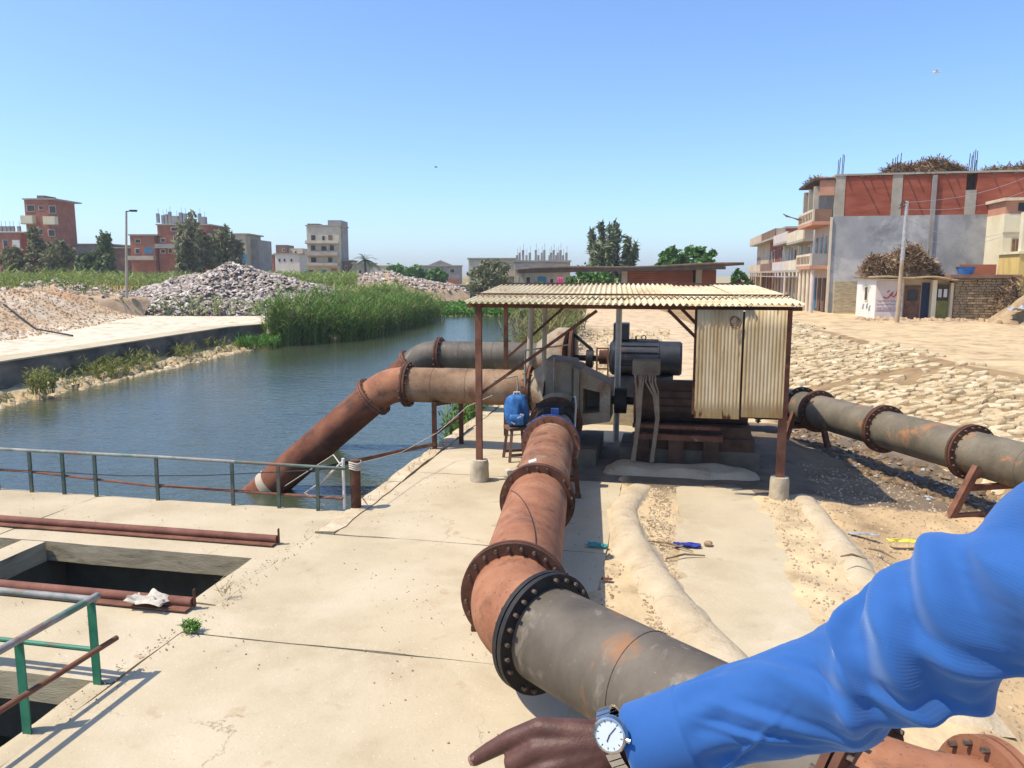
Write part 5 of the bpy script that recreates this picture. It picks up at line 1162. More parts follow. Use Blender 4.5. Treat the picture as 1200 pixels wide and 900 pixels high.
# ---- right side of the street
def frame(K, z):
    def bx(mb, a0, a1, b0, b1, z0, z1): return mb.box(K + E1 * ((a0 + a1) / 2) + E2 * ((b0 + b1) / 2) + Vector((0, 0, z + (z0 + z1) / 2)), (a1 - a0, b1 - b0, z1 - z0), Matrix.Rotation(ANG, 3, 'Z'))
    def pt(a, b, zz): return K + E1 * a + E2 * b + Vector((0, 0, z + zz))
    return bx, pt
K1 = Vector((20.75, 50.6, 0)); bx, pt = frame(K1, .88)
B1 = thing('apartment_block', 'big unfinished house with blank grey side wall under a red brick storey', 'building', K1 + Vector((5, 4, .88)), 'houses along the street')
bx(MB(), 0, 13.2, 0, 8, 0, 6.25).build('side_wall', 'render_grey', B1, smooth=0)
for a0, a1 in ((.62, 3.42), (4.02, 7.7), (8.32, 11.6), (12.2, 13.2)): bx(MB(), a0, a1, .06, 7.9, 6.252, 8.75).build('brick_infill', 'brick_bright', B1, smooth=0)
for a0 in (0.02, 3.42, 11.6): bx(MB(), a0, a0 + .6, .03, 7.92, 6.252, 8.78).build('column', 'column_grey', B1, smooth=0)
bx(MB(), 7.7, 8.32, .03, .5, 6.252, 7.75).build('column', 'column_grey', B1, smooth=0)
bx(MB(), 7.7, 8.32, .5, 7.9, 6.252, 8.76).build('recess_wall', 'roof_dark', B1, smooth=0)
bx(MB(), 0, 13.2, -.02, 8, 8.785, 8.90).build('roof_slab', 'column_grey', B1, smooth=0)
bx(MB(), 5.72, 5.98, -.12, -.005, .3, 8.7).build('downpipe_duct', 'grey_wall', B1, smooth=0)
for a0 in (.2, .45, 3.6, 3.8, 7.9, 8.1, 8.25, 11.7, 12.0):
    for db in (.15, .5): MB().bar(pt(a0, db, 8.7), pt(a0 + ru(-.06, .06), db, 8.9 + ru(.7, 1.3)), .035).build('rebar', 'rebar', B1, smooth=0)
for a0 in (.9, 1.5, 2.2, 2.9, 4.3, 4.9, 6.5, 7.2, 9.2, 10.3): MB().bar(pt(a0, .3, 8.72), pt(a0 + ru(-.3, .1), -ru(.12, .55), 8.68), .07).build('beam_end', 'bark', B1, smooth=0)
# street front with balconies
bx(MB(), -.16, -.003, .1, 6.2, 2.85, 3.1).build('string_course', 'cream', B1, smooth=0)
bx(MB(), -.05, -.003, .15, 6.3, .1, 6.2).build('street_front', 'pinkish_wall', B1, smooth=0)
for z0, matp in ((2.9, 'cream'), (5.75, 'cream')):
    bl = bx(MB(), -1.25, -.06, .2, 6.0, z0, z0 + .22).build('balcony', 'orange_plaster', B1, smooth=0)
    bx(MB(), -1.25, -1.12, .2, 6.0, z0 + .223, z0 + 1.0).build('parapet', matp, bl, smooth=0); bx(MB(), -1.11, -.06, .2, .32, z0 + .223, z0 + 1.0).build('parapet', 'grey_wall' if z0 < 4 else 'brick_brown', bl, smooth=0)
    for k in range(9): bx(MB(), -1.27, -1.251, .5 + k * .6, .8 + k * .6, z0 + .35, z0 + .85).build('lattice', 'door_brown', bl, smooth=0)
for b0 in (1.0, 2.6, 4.3):
    wn = bx(MB(), -.10, -.052, b0, b0 + .95, 3.5, 5.2).build('window', 'cream', B1, smooth=0); bx(MB(), -.125, -.102, b0 + .1, b0 + .85, 3.6, 5.1).build('pane', gd, wn, smooth=0)
for b0 in (.5, 2.0, 3.6, 5.2): MB().tube([pt(-1.0, b0, 0), pt(-1.0, b0, 2.85)], .14, 10).build('column', 'cream' if b0 > .6 else 'pinkish_wall', B1)
for b0, mt in ((.9, 'door_brown'), (2.5, 'door_brown'), (4.2, 'shutter_blue')): bx(MB(), -.12, -.052, b0, b0 + 1.0, 0, 2.3).build('door', mt, B1, smooth=0)
for b0 in (.3, 2.2, 4.2): bx(MB(), -1.2, -.9, b0, b0 + .3, 6.75, 8.2).build('post', 'column_grey', B1, smooth=0)
bx(MB(), -.9, 0, .1, .3, 7.6, 8.75).build('gable_wall', 'orange_plaster', B1, smooth=0)
bx(MB(), -1.3, .0, 0, 6.1, 8.55, 8.68).build('canopy', 'roof_dark', B1, smooth=0)
for k in range(4): MB().bar(pt(-1.1, 4 + k * .5, 6.3), pt(-2.3, 4.6 + k * .5, 6.6 + .1 * k), .05).build('beam_end', 'bark', B1, smooth=0)
bx(MB(), -.18, -.06, -.12, -.02, 0, 6.2).build('corner_pipe', 'cream', B1, smooth=0)
bx(MB(), .25, 2.6, -.35, -.02, 0, 2.1).build('yard_wall', 'concrete_edge', B1, smooth=0)
def brush(name, label, c, rx, ry, h, n, L, rz=0.0, mat='brush', cat='brushwood'):
    """a pile of sticks and straw"""
    pts = RNG.uniform(-1, 1, (n * 2, 3)); pts = pts[(pts[:, 0] ** 2 + pts[:, 1] ** 2) < 1][:n]; k = np.sqrt(np.clip(1 - pts[:, 0] ** 2 - pts[:, 1] ** 2, 0, 1))
    f = RNG.uniform(.25, 1, len(pts)) ** .4; X = pts[:, 0] * rx; Y = pts[:, 1] * ry; Z = h * k * f * (1 + .2 * np.sin(pts[:, 0] * 5))
    P0 = np.stack([c[0] + X * math.cos(rz) - Y * math.sin(rz), c[1] + X * math.sin(rz) + Y * math.cos(rz), c[2] + Z], -1)
    d = RNG.normal(size=(len(pts), 3)); d[:, 2] *= .35; d /= np.linalg.norm(d, axis=1)[:, None]
    V, F = strips(P0 - d * L / 2, d, np.full(len(pts), L) * RNG.uniform(.5, 1.3, len(pts)), np.full(len(pts), .07), np.full(len(pts), .12)); o = tag(npmesh(name, V, F, mat, tuple(c)), label, cat)
    k_ = MB(); k_.grid(lambda u, v: Vector((rx * .93 * math.sin(v * 1.5708) * math.cos(u * 6.283) * math.cos(rz) - ry * .93 * math.sin(v * 1.5708) * math.sin(u * 6.283) * math.sin(rz), rx * .93 * math.sin(v * 1.5708) * math.cos(u * 6.283) * math.sin(rz) + ry * .93 * math.sin(v * 1.5708) * math.sin(u * 6.283) * math.cos(rz), h * .8 * math.cos(v * 1.5708) - .02)), 24, 8); k_.build('packed_core', mat, o, smooth=60, local=True); return o
p = pt(5.6, 1.5, 8.9); brush('brushwood_pile', 'heap of dry brushwood on the roof edge above the red brick storey', p, 2.6, 1.3, .85, 2400, .9, ANG)
p = pt(11.6, 1.8, 8.9); brush('brushwood_pile', 'flat layer of dry brushwood on the roof at the far right', p, 2.6, 1.5, .5, 1500, .9, ANG)
p = pt(-.7, 3, 8.66); brush('brushwood_pile', 'straw and sticks on the balcony canopy of the big unfinished house', p, .6, 2.4, .35, 350, .6, ANG)
# the row of houses further up the street
def street_house(label, b0, b1, h, mat, seed, base, awn, upper):
    bx, pt = frame(K1, .9); t = thing('house', label, 'building', pt(2, (b0 + b1) / 2, 0), 'houses along the street'); rr = random.Random(seed)
    bx(MB(), .2 + .1 * seed, 9, b0, b1 - .02, 0, h).build('wall', mat, t, smooth=0)
    x0 = .2 + .1 * seed; bx(MB(), x0 - .12, 9.1, b0 - .05, b1 - .01, h + .003, h + .2).build('roof_slab', 'column_grey', t, smooth=0)
    for z0 in (2.7, h - .9):
        bl = bx(MB(), x0 - 1.0, x0 - .003, b0 + .3, b1 - .3, z0, z0 + .18).build('balcony', 'column_grey', t, smooth=0)
        bx(MB(), x0 - 1.0, x0 - .9, b0 + .3, b1 - .3, z0 + .183, z0 + .95).build('parapet', base, bl, smooth=0); bx(MB(), x0 - .89, x0 - .003, b0 + .3, b0 + .4, z0 + .183, z0 + .95).build('parapet', upper, bl, smooth=0)
    nb = int((b1 - b0) / 2.2)
    for k in range(nb):
        bb = b0 + .8 + k * (b1 - b0 - 1.2) / nb + rr.uniform(-.25, .25); hz0 = rr.uniform(3.45, 3.8); hz1 = rr.uniform(4.7, 5.2)
        if rr.random() < .72: wn = bx(MB(), x0 - .06, x0 - .003, bb, bb + 1.0, hz0, hz1).build('window', rr.choice(('cream', 'white_wall', 'tan_wall')), t, smooth=0); bx(MB(), x0 - .085, x0 - .062, bb + .12, bb + .88, hz0 + .1, hz1 - .1).build('pane', rr.choice((gd, gd, 'door_brown', 'grey_wall')), wn, smooth=0)
        bx(MB(), x0 - .06, x0 - .003, bb, bb + 1.25, 0, 2.3).build('shop_door', rr.choice(('grey_wall', 'door_brown', 'tan_wall', 'white_wall', 'shutter_blue')), t, smooth=0)
        MB().tube([pt(x0 - .95, bb - .3, 0), pt(x0 - .95, bb - .3, 2.7)], .10, 8).build('column', base, t)
    bx(MB(), x0 - 1.9, x0 - 1.01, b0 + .8, b1 - .8, 2.3, 2.38).build('awning', awn, t, smooth=0)
street_house('cream and orange two storey house next up the street', 6.6, 15.5, 5.85, 'tan_wall', 1, 'cream', 'tarp', 'grey_wall')
street_house('pale two storey house with red parapet further up the street', 15.5, 25, 6.1, 'cream', 2, 'pinkish_wall', 'tarp', 'brick_red')
street_house('red-topped house at the far end of the street', 25, 37, 6.9, 'brick_bright', 4, 'brick_brown', 'wood_pale', 'tan_wall')
street_house('dim tan house closing the street row', 37, 52, 7.0, 'tan_wall', 6, 'tan_wall', 'wood_pale', 'tan_wall')

# ---- roadside shack, mud-brick hut, yellow house
K2 = Vector((20.55, 43.7, 0)); bx, pt = frame(K2, .86)
S1 = thing('shack', 'low white roadside shack with painted lettering and brushwood on its roof', 'shack', K2 + Vector((1.5, 1.5, .86)))
bx(MB(), 0, 1.45, 0, 4.5, -.2, 2.3).build('wall', 'white_wall', S1, smooth=0)
bx(MB(), .02, 1.43, -.03, -.003, -.1, 2.2).build('painted_front', 'pinkish_wall', S1, smooth=0)
bx(MB(), 1.45, 3.9, .35, 4.5, -.2, 2.3).build('wall', 'tan_wall', S1, smooth=0)
wn = bx(MB(), -.04, -.003, 1.6, 2.3, 1.0, 1.9).build('window', 'cream_bright', S1, smooth=0); bx(MB(), -.06, -.042, 1.7, 2.2, 1.08, 1.82).build('pane', gd, wn, smooth=0)
dr = bx(MB(), 1.62, 2.42, .27, .347, 0, 1.95).build('door', 'door_brown', S1, smooth=0); bx(MB(), 1.76, 2.28, .24, .268, 1.1, 1.7).build('panel', gd, dr, smooth=0); bx(MB(), 1.76, 2.28, .24, .268, .25, .8).build('panel', 'wood_stool', dr, smooth=0)
bx(MB(), 2.50, 2.88, .28, .347, 0, 2.1).build('doorway', 'blue_black', S1, smooth=0)
bx(MB(), 2.93, 3.16, -.05, .34, -.1, 2.25).build('pillar', 'cream_bright', S1, smooth=0)
dr = bx(MB(), 3.2, 3.86, .20, .347, 0, 2.05).build('door', 'door_green', S1, smooth=0); bx(MB(), 3.24, 3.82, .17, .198, 1.1, 2.0).build('panel', 'roof_dark', dr, smooth=0)
for a in (3.30, 3.58): bx(MB(), a, a + .17, .14, .168, 1.3, 1.75).build('poster', 'bag_white', dr, smooth=0)
bx(MB(), 3.88, 4.02, -.02, .36, -.1, 2.1).build('pillar', 'cream', S1, smooth=0)
mb = MB(); mb.grid(lambda u, v: pt(lerp(-.2, 4.1, u), lerp(-.55, 4.6, v), 2.33 + .05 * math.sin(u * 11) * (1 - v) - .10 * sstep(u, .6, 1)), 20, 4); o = mb.build('roof', 'mud_brick', S1, smooth=50); o.modifiers.new('t', 'SOLIDIFY').thickness = -.12
# painted lettering: a red flourish over lines of purple script
def script(mb, a0, a1, z, amp, r, k, seed):
    rr = random.Random(seed); x = a0; 
    while x < a1 - .05:
        L = rr.uniform(.09, .26); pts = []
        for i in range(9):
            t = i / 8; pts.append(pt(min(a1, x + L * t), -.034, z + amp * (math.sin(t * math.pi * k + rr.random()) * .6 + rr.uniform(-.25, .25))))
        mb.tube(pts, r, 4); x += L + rr.uniform(.02, .06)
        if rr.random() < .6: q = pt(min(a1, x - L * .5), -.034, z - amp * 1.5); mb.tube([q, q + E1 * .03], r, 4)
mb = MB(); mb.tube([pt(a, -.036, z) for a, z in ((.42, 1.30), (.55, 1.22), (.70, 1.28), (.78, 1.44), (.90, 1.60), (.84, 1.36), (.95, 1.30), (1.06, 1.42), (1.14, 1.68), (1.16, 1.40), (1.28, 1.36), (1.38, 1.44))], .035, 6).tube([pt(a, -.036, z) for a, z in ((.60, 1.56), (.72, 1.66))], .03, 6).tube([pt(1.28, -.036, 1.60), pt(1.36, -.036, 1.70)], .03, 6); mb.build('lettering', 'paint_red', S1)
mb = MB()
for i, z in enumerate((1.08, .88, .68)): script(mb, .10, 1.38, z, .045, .013, 2.5, 20 + i)
mb.build('lettering', 'paint_purple', S1)
for z in (.50, .57): bx(MB(), .08, 1.40, -.04, -.031, z, z + .022).build('painted_line', 'paint_purple', S1, smooth=0)
mb = MB()
for bb, z in ((.9, .62), (1.5, .72), (2.4, .66)):
    mb.tube([pt(-.012, bb + .25 * math.sin(t * 4) + .3 * t, z + .16 * math.cos(t * 7)) for t in np.linspace(0, 1.3, 12)], .022, 5)
mb.build('scrawl', 'paint_grey', S1)
p = pt(1.7, 2.0, 2.38); brush('brushwood_pile', 'domed heap of dry brushwood on the white shack roof', p, 2.15, 1.9, 1.70, 5200, .7, ANG)
o = MB(); c = pt(3.25, 1.6, 2.5)
for k in range(3):
    o.grid(lambda u, v, k=k: c + Vector((math.cos(u * 6.28) * math.sin(v * 3.14) * (.5 - .1 * k) * (1 + .2 * noise.noise(Vector((u * 4, v * 3, k)))) + .1 * k, math.sin(u * 6.28) * math.sin(v * 3.14) * .4, .1 + .28 * k + .2 * math.cos(v * 3.14))), 12, 8)
tag(o.build('sack_pile', 'wood_pale', at=c, smooth=40), 'small pale pile of sacks on the shack roof', 'sacks')
# mud brick hut: rough courses as pieces
H1 = thing('mud_brick_hut', 'rough brown mud-brick hut right of the green door', 'hut', pt(5.4, 1, 0))
bx(MB(), 4.05, 7.15, .12, 4, -.2, 2.35).build('wall', 'mud_brick', H1, smooth=0)
mb = MB(); rr = random.Random(5)
for k in range(17):
    a = 4.06 + rr.uniform(0, .1)
    while a < 7.1:
        L = rr.uniform(.22, .42); bx(mb, a, min(7.14, a + L - .03), .02 + rr.uniform(-.05, .05), .118, -.05 + k * .14, -.05 + k * .14 + rr.uniform(.085, .125)); a += L
stuffk(mb.build('bricks', 'mud_brick', H1, smooth=0))
bx(MB(), 3.75, 7.3, -.2, 4.1, 2.353, 2.55).build('roof', 'brick_brown', H1, smooth=0)
brush('brushwood_pile', 'tangle of dry branches against the right side of the mud-brick hut', pt(6.75, -.25, .55), .65, .6, 1.75, 600, .7, ANG)
c = pt(4.85, .9, 2.56); o = MB().lathe(c, (0, 0, 1), [(.05, .02), (.36, .0), (.40, .12), (.50, .40), (.53, .42), (.46, .41), (.34, .1), (.05, .08)], 24).build('basin', 'basin_blue', at=c); tag(o, 'bright blue plastic basin on the roof of the mud-brick hut', 'basin')
o = bx(MB(), 5.6, 7.6, 4.1, 4.4, 1.2, 3.15).build('brick_wall', 'brick_red', at=pt(7, 3.7, 0), smooth=0); tag(o, 'low red brick wall behind the mud-brick hut', 'wall')
# yellow house at the right edge
Y1 = thing('house', 'yellow and cream house with arched balcony at the right edge', 'building', pt(10, 5, 0), 'houses along the street')
bx(MB(), 7.84, 14, 4.2, 10, 0, 6.10).build('wall', 'cream_bright', Y1, smooth=0)
bx(MB(), 7.88, 14, 4.25, 10, 6.102, 6.85).build('brick_parapet', 'orange_plaster', Y1, smooth=0)
bx(MB(), 7.70, 14.1, 4.0, 10, 6.853, 7.02).build('roof_slab', 'cream', Y1, smooth=0)
bx(MB(), 7.80, 14.0, 4.14, 4.197, 4.95, 5.05).build('string_course', 'tan_wall', Y1, smooth=0)
bx(MB(), 8.55, 9.0, 4.18, 4.248, 6.25, 6.72).build('opening', gd, Y1, smooth=0)
wn = bx(MB(), 8.30, 8.72, 4.12, 4.197, 3.75, 4.70).build('window', 'wood_pale', Y1, smooth=0)
for a in (8.34, 8.54): bx(MB(), a, a + .14, 4.10, 4.118, 3.82, 4.62).build('pane', 'door_brown', wn, smooth=0)
bl = bx(MB(), 7.72, 14, 1.4, 4.19, 2.45, 3.70).build('balcony', 'yellow_wall', Y1, smooth=0); bx(MB(), 7.62, 14, 1.3, 4.18, 3.703, 3.84).build('coping', 'cream_bright', bl, smooth=0)
mb = MB(); nA_ = 16; outer = []
for i in range(nA_ + 1):
    th = math.pi * i / nA_; outer.append((8.62 - .62 * math.cos(th), 4.85 + .65 * math.sin(th)))
for i in range(nA_):
    (a0, z0), (a1, z1) = outer[i], outer[i + 1]; mb.add([pt(a0, 1.5, z0), pt(a1, 1.5, z1), pt(a1, 1.5, 6.0), pt(a0, 1.5, 6.0), pt(a0, 1.9, z0), pt(a1, 1.9, z1), pt(a1, 1.9, 6.0), pt(a0, 1.9, 6.0)], [(0, 1, 2, 3), (7, 6, 5, 4), (0, 4, 5, 1), (3, 2, 6, 7)])
bx(mb, 7.8, 8.0, 1.5, 1.9, 3.845, 6.0); bx(mb, 9.24, 9.5, 1.5, 1.9, 3.845, 6.0); mb.build('arch', 'cream_bright', bl, smooth=0)
MB().lathe(pt(8.0, 1.8, 0), (0, 0, 1), [(.18, 0), (.18, 2.45)], 14).build('column', 'yellow_wall', Y1)
# earth and rubble bank before it
o = thing('earth_heap', 'heap of earth and rubble with grey sheeting below the yellow house', 'heap', pt(7.2, -1.5, 0)); c = pt(7.3, -1.3, -.3)
mb = MB(); mb.grid(lambda u, v: (c.x + 2.2 * (2 * u - 1), c.y + 2.0 * (2 * v - 1), c.z + 1.95 * max(0, 1 - math.hypot(2 * u - 1, 2 * v - 1) ** 1.3) * (1 + .3 * noise.noise(Vector((u * 4, v * 4, 1)))) + .15 * noise.noise(Vector((u * 9, v * 9, 4)))), 36, 30); mb.build('mound', 'mud_brick', o, smooth=50)
pts = [(c.x + ru(-2.3, 1.6), c.y - ru(.6, 2.3), .9 + ru(-.05, .15)) for _ in range(130)]; bt = bits('rubble', None, None, pts, .05, .18, 'mud_brick', at=tuple(wloc(o))); bt.parent = o; bt.location = (0, 0, 0)
rag('sheeting', 'crumpled grey sheet lying on the earth heap', 'sheet', c + Vector((-1.2, -1.2, 1.0)), 1.1, .7, .3, 'tarp', 31)
o = MB().box(pt(6.55, -5.9, .28), (.42, .5, .62), Matrix.Rotation(.3, 3, 'Z')).box(pt(7.15, -6.05, .3), (.7, .5, .68), Matrix.Rotation(.1, 3, 'Z')).build('stone_block', 'mud_brick', at=pt(6.9, -6.0, 0), smooth=0); bevel(o, .06); tag(o, 'pair of mortared blocks at the road edge, far right', 'blocks')
# low stones and dirt ridge along the house fronts
pts = [tuple(pt(ru(-1, 8.5), ru(-1.1, -.1), ru(0, .1))) for _ in range(260)]
bits('roadside_stones', 'small stones and dirt lumps along the foot of the shacks', 'stones', pts, .04, .18, 'spoil', at=tuple(pt(3, -.5, 0)))

# ---- poles, lamp, wires
pb = G(1051, 379, .86); ptop = D(1063, 236, pb.y)
up_ = thing('utility_pole', 'leaning wooden utility pole before the white shack', 'pole', pb)
MB().tube([pb + Vector((0, 0, -.2)), pb.lerp(ptop, .5), ptop], [.115, .10, .08], 10).build('pole', 'wood_pale', up_)
MB().tube([pb.lerp(ptop, .52), ptop + Vector((0, 0, .02))], [.105, .086], 10).build('whitewash', 'galv', up_)
MB().bar(ptop + Vector((-.4, 0, -.35)), ptop + Vector((.15, 0, -.15)), .05).build('bracket', 'rebar', up_, smooth=0)
mb = MB().tube([ptop + Vector((-.05, -.05, -.1)), ptop + Vector((-.28, -.05, .05)), ptop + Vector((-.36, -.05, -.25))], .03, 6); mb.build('lamp_arm', 'rebar', up_)
for k, (zz, u1, v1, d1) in enumerate(((-.05, 1210, 205, 47), (-.4, 1210, 221, 47), (-.9, 1175, 274, 46), (-1.5, 1175, 277, 46))):
    q = D(u1, v1, d1); s_ = ptop + Vector((0, 0, zz)); o = MB().tube([s_.lerp(q, t) - Vector((0, 0, 1.0 * math.sin(t * math.pi) * (.35 + .1 * k))) for t in np.linspace(0, 1, 10)], .011, 5).build('overhead_wire', 'galv', at=s_)
    tag(o, ('topmost overhead wire from the leaning pole to the right', 'second overhead wire from the top of the leaning pole', 'third wire from the leaning pole to the yellow house', 'lowest wire from the leaning pole to the yellow house')[k], 'wire')
lb_ = D(148, 340, 58); lt = D(148, 247, 58)
lp = thing('street_lamp', 'lone grey street lamp standing at the edge of the rubble heap', 'street lamp', lb_)
MB().tube([lb_ + Vector((0, 0, -.6)), lb_.lerp(lt, .5), lt], [.10, .085, .07], 10).build('pole', 'column_grey', lp)
MB().tube([lt + Vector((0, 0, -.06)), lt + Vector((.45, 0, .02))], .04, 8).build('arm', 'rebar', lp)
mb = MB().box(lt + Vector((.52, 0, .0)), (.5, .26, .14)); bevel(mb.build('lamp_head', 'black_iron', lp, smooth=0), .03)
pts_ = [D(3, 347, 46) + Vector((0, 0, 0)), D(40, 362, 43), D(84, 381, 40)]
o = MB().tube([Vector((p.x, p.y, gz(p.x, p.y)[0] + .06)) for p in pts_], .05, 6).build('hose', 'black_iron', at=pts_[0]); tag(o, 'dark hose running down the sand bank at the left', 'hose')
def bird(label, u, v, d, s, mat, cat='bird'):
    c = D(u, v, d); t = thing('bird', label, cat, c, 'birds in the sky')
    MB().tube([c + Vector((-.24, 0, 0)) * s, c + Vector((-.1, 0, .02)) * s, c + Vector((.1, 0, .02)) * s, c + Vector((.3, 0, .0)) * s], [.02 * s, .07 * s, .06 * s, .015 * s], 8).build('body', mat, t)
    for k in (-1, 1): MB().add([c + Vector(q) * s for q in ((-.1, 0, .03), (.12, 0, .03), (.02, k * .35, .16), (-.14, k * .33, .15), (-.1, k * .62, .08))], [(0, 1, 2, 3), (3, 2, 4)]).build('wing', mat, t, smooth=0)
bird('white bird gliding high at the upper right', 1097, 85, 60, 1.0, 'bird_white'); bird('tiny dark bird in the middle of the sky', 511, 196, 90, .7, 'roof_dark')

# ================================================================== THE PERSON POINTING, AND THE DECK UNDERFOOT
DECK = 1.74
dk = bpy.data.objects.new('viewing_deck', None); COL.objects.link(dk); dk.location = (0, 0, 0); struct(dk)
MB().box((.4, -.9, DECK - .09), (4.4, 3.4, .18)).build('slab', 'deck', dk, smooth=0)
for x in (-1.6, 2.4):
    for y in (-2.4, .6): MB().box((x, y, (DECK - .18) / 2 - .06), (.3, .3, DECK - .16)).build('column', 'deck', dk, smooth=0)
pn = thing('person', 'person in a bright blue ribbed shirt pointing left with an outstretched arm', 'person', (.92, .56, DECK))
def PX(u, v, y): return D(u, v, y)
# --- body: one continuous surface grown from tapered limbs and merged
mb = MB()
def limb(pts, rs, n=14):
    """tapered limb with rounded ends"""
    pts = [Vector(p) for p in pts]; P_, R_ = [], []
    d0 = (pts[0] - pts[1]).normalized(); d1 = (pts[-1] - pts[-2]).normalized()
    for k in (1.0, .8, .45): P_.append(pts[0] + d0 * rs[0] * k); R_.append(rs[0] * math.sqrt(max(.002, 1 - k * k)))
    P_ += pts; R_ += list(rs)
    for k in (.45, .8, 1.0): P_.append(pts[-1] + d1 * rs[-1] * k); R_.append(rs[-1] * math.sqrt(max(.002, 1 - k * k)))
    mb.tube(P_, R_, n)
WR = PX(738, 869, .865); KI, KM, KR_, KP = PX(633, 854, .882), PX(630, 879, .868), PX(640, 903, .855), PX(659, 922, .845)
SHL = PX(1400, 575, .64); ELB = PX(1075, 745, .755)
limb([SHL] + [PX(u, v, y + .004) for u, v, y in ((1270, 652, .70), (1165, 705, .742), (1090, 742, .770), (1025, 785, .797), (930, 817, .828), (860, 838, .845), (790, 861, .857))] + [WR, WR.lerp(KM, .12)], [.048, .045, .043, .041, .040, .038, .036, .033, .029, .029])
for K, r0, r1 in ((KI, .0215, .0145), (KM, .022, .0150), (KR_, .021, .0140), (KP, .019, .0125)): limb([WR.lerp(K, .1), WR.lerp(K, .55), K], [r0, r0 * .86, r1])
limb([WR.lerp(KI, .25) + Vector((0, .012, -.008)), WR.lerp(KM, .6) + Vector((0, .012, -.012))], [.024, .022])
limb([KI, PX(597, 867, .888), PX(573, 880, .892), PX(556, 890, .893)], [.0145, .0122, .0105, .0085])
limb([KM, PX(601, 893, .872), PX(606, 922, .888), PX(626, 928, .900)], [.0148, .0128, .0110, .0092])
limb([KR_, PX(607, 917, .860), PX(615, 944, .878), PX(636, 946, .892)], [.0140, .0122, .0105, .0088])
limb([KP, PX(632, 938, .850), PX(638, 958, .866), PX(654, 958, .878)], [.0122, .0105, .0092, .0080])
limb([WR.lerp(KI, .22) + Vector((.0, .02, .0)), PX(668, 872, .915), PX(640, 890, .925), PX(622, 900, .922)], [.019, .016, .0135, .0105])
HX, HY = .93, .56; Z0 = DECK
limb([(HX, HY, Z0 + .92), (HX, HY, Z0 + 1.15), (HX, HY, Z0 + 1.38)], [.13, .12, .10]); limb([(HX - .13, HY, Z0 + 1.36), (HX + .15, HY, Z0 + 1.35)], [.045, .045])
limb([SHL, (HX - .1, HY, Z0 + 1.36)], [.045, .045])
limb([(HX, HY, Z0 + 1.40), (HX, HY + .02, Z0 + 1.54)], [.058, .056])
limb([(HX, HY + .035, Z0 + 1.56), (HX, HY + .015, Z0 + 1.66)], [.068, .085]); limb([(HX, HY + .02, Z0 + 1.64), (HX, HY - .02, Z0 + 1.64)], [.082, .085])
limb([(HX, HY + .10, Z0 + 1.62), (HX, HY + .125, Z0 + 1.585)], [.012, .015]); limb([(HX - .02, HY + .098, Z0 + 1.545), (HX + .02, HY + .098, Z0 + 1.545)], [.008, .008])
for s in (-1, 1):
    limb([(HX + s * .086, HY, Z0 + 1.63), (HX + s * .09, HY - .005, Z0 + 1.59)], [.016, .012])
    limb([(HX + s * .09, HY, Z0 + .92), (HX + s * .10, HY + .01, Z0 + .48), (HX + s * .10, HY - .01, Z0 + .08), (HX + s * .11, HY + .12, Z0 + .035)], [.085, .058, .042, .034])
sr = (HX + .18, HY, Z0 + 1.34); limb([sr, (HX + .262, HY - .015, Z0 + 1.10), (HX + .265, HY + .04, Z0 + .86)], [.045, .04, .03])
for k in range(4): x_ = HX + .26; limb([(x_, HY + .015 + .02 * k, Z0 + .84), (x_ - .005, HY + .02 + .02 * k, Z0 + .76), (x_ - .02, HY + .025 + .02 * k, Z0 + .70 + .008 * abs(k - 1.5))], [.011, .010, .008])
limb([(HX + .25, HY + .08, Z0 + .84), (HX + .235, HY + .10, Z0 + .77)], [.012, .010])
body = mb.build('body', 'skin', pn, smooth=60)
rm = body.modifiers.new('merge', 'REMESH'); rm.mode = 'VOXEL'; rm.voxel_size = .0026; rm.use_smooth_shade = True
smm = body.modifiers.new('soft', 'SMOOTH'); smm.factor = .5; smm.iterations = 4
# nail of the pointing finger
tp, tq = PX(556, 890, .893), PX(573, 880, .892); dn = (tp - tq).normalized(); nn = (Vector((-.1, -.62, .75)) - dn * dn.dot(Vector((-.1, -.62, .75)))).normalized(); sn = dn.cross(nn)
mb = MB(); mb.grid(lambda u, v: tp + dn * (-.006 + .012 * u) + sn * (.0062 * (2 * v - 1)) + nn * (.0086 - .0030 * (2 * v - 1) ** 2 - .0025 * u * u), 6, 6); o = mb.build('nail', 'nail', pn, smooth=60)
mb = MB(); mb.grid(lambda u, v: (HX + .094 * math.sin(v * 1.75) * math.cos(u * 6.283), HY - .012 + .106 * math.sin(v * 1.75) * math.sin(u * 6.283) - .02 * v, Z0 + 1.648 + .105 * math.cos(v * 1.75)), 28, 12); mb.build('hair', 'hair', pn, smooth=60)
# --- shirt: the visible sleeve with its folds
ctrl = [(741, 875, .865, .0475), (790, 861, .857, .0500), (860, 838, .845, .0545), (930, 817, .828, .0585), (985, 802, .812, .0605), (1025, 785, .797, .0640), (1058, 762, .783, .0690), (1090, 742, .770, .0720), (1130, 722, .755, .0710), (1165, 705, .742, .0735), (1200, 688, .728, .0780), (1270, 652, .70, .0830), (1350, 608, .67, .0860), (1430, 565, .64, .0880)]
cp = [PX(u, v, y) for u, v, y, r in ctrl] + [Vector((HX - .19, HY + .015, Z0 + 1.375)), Vector((HX - .08, HY, Z0 + 1.34))]; ctrl += [(0, 0, 0, .090), (0, 0, 0, .070)]; cum = [0]
for a, b in zip(cp, cp[1:]): cum.append(cum[-1] + (b - a).length)
LEN = cum[-1]
def cl(s): return Vector([interp(s, list(zip(cum, [p[i] for p in cp]))) for i in range(3)])
def clr(s): return interp(s, list(zip(cum, [c[3] for c in ctrl])))
NS, NT = 330, 150
path = [cl(LEN * i / NS) for i in range(NS + 1)]
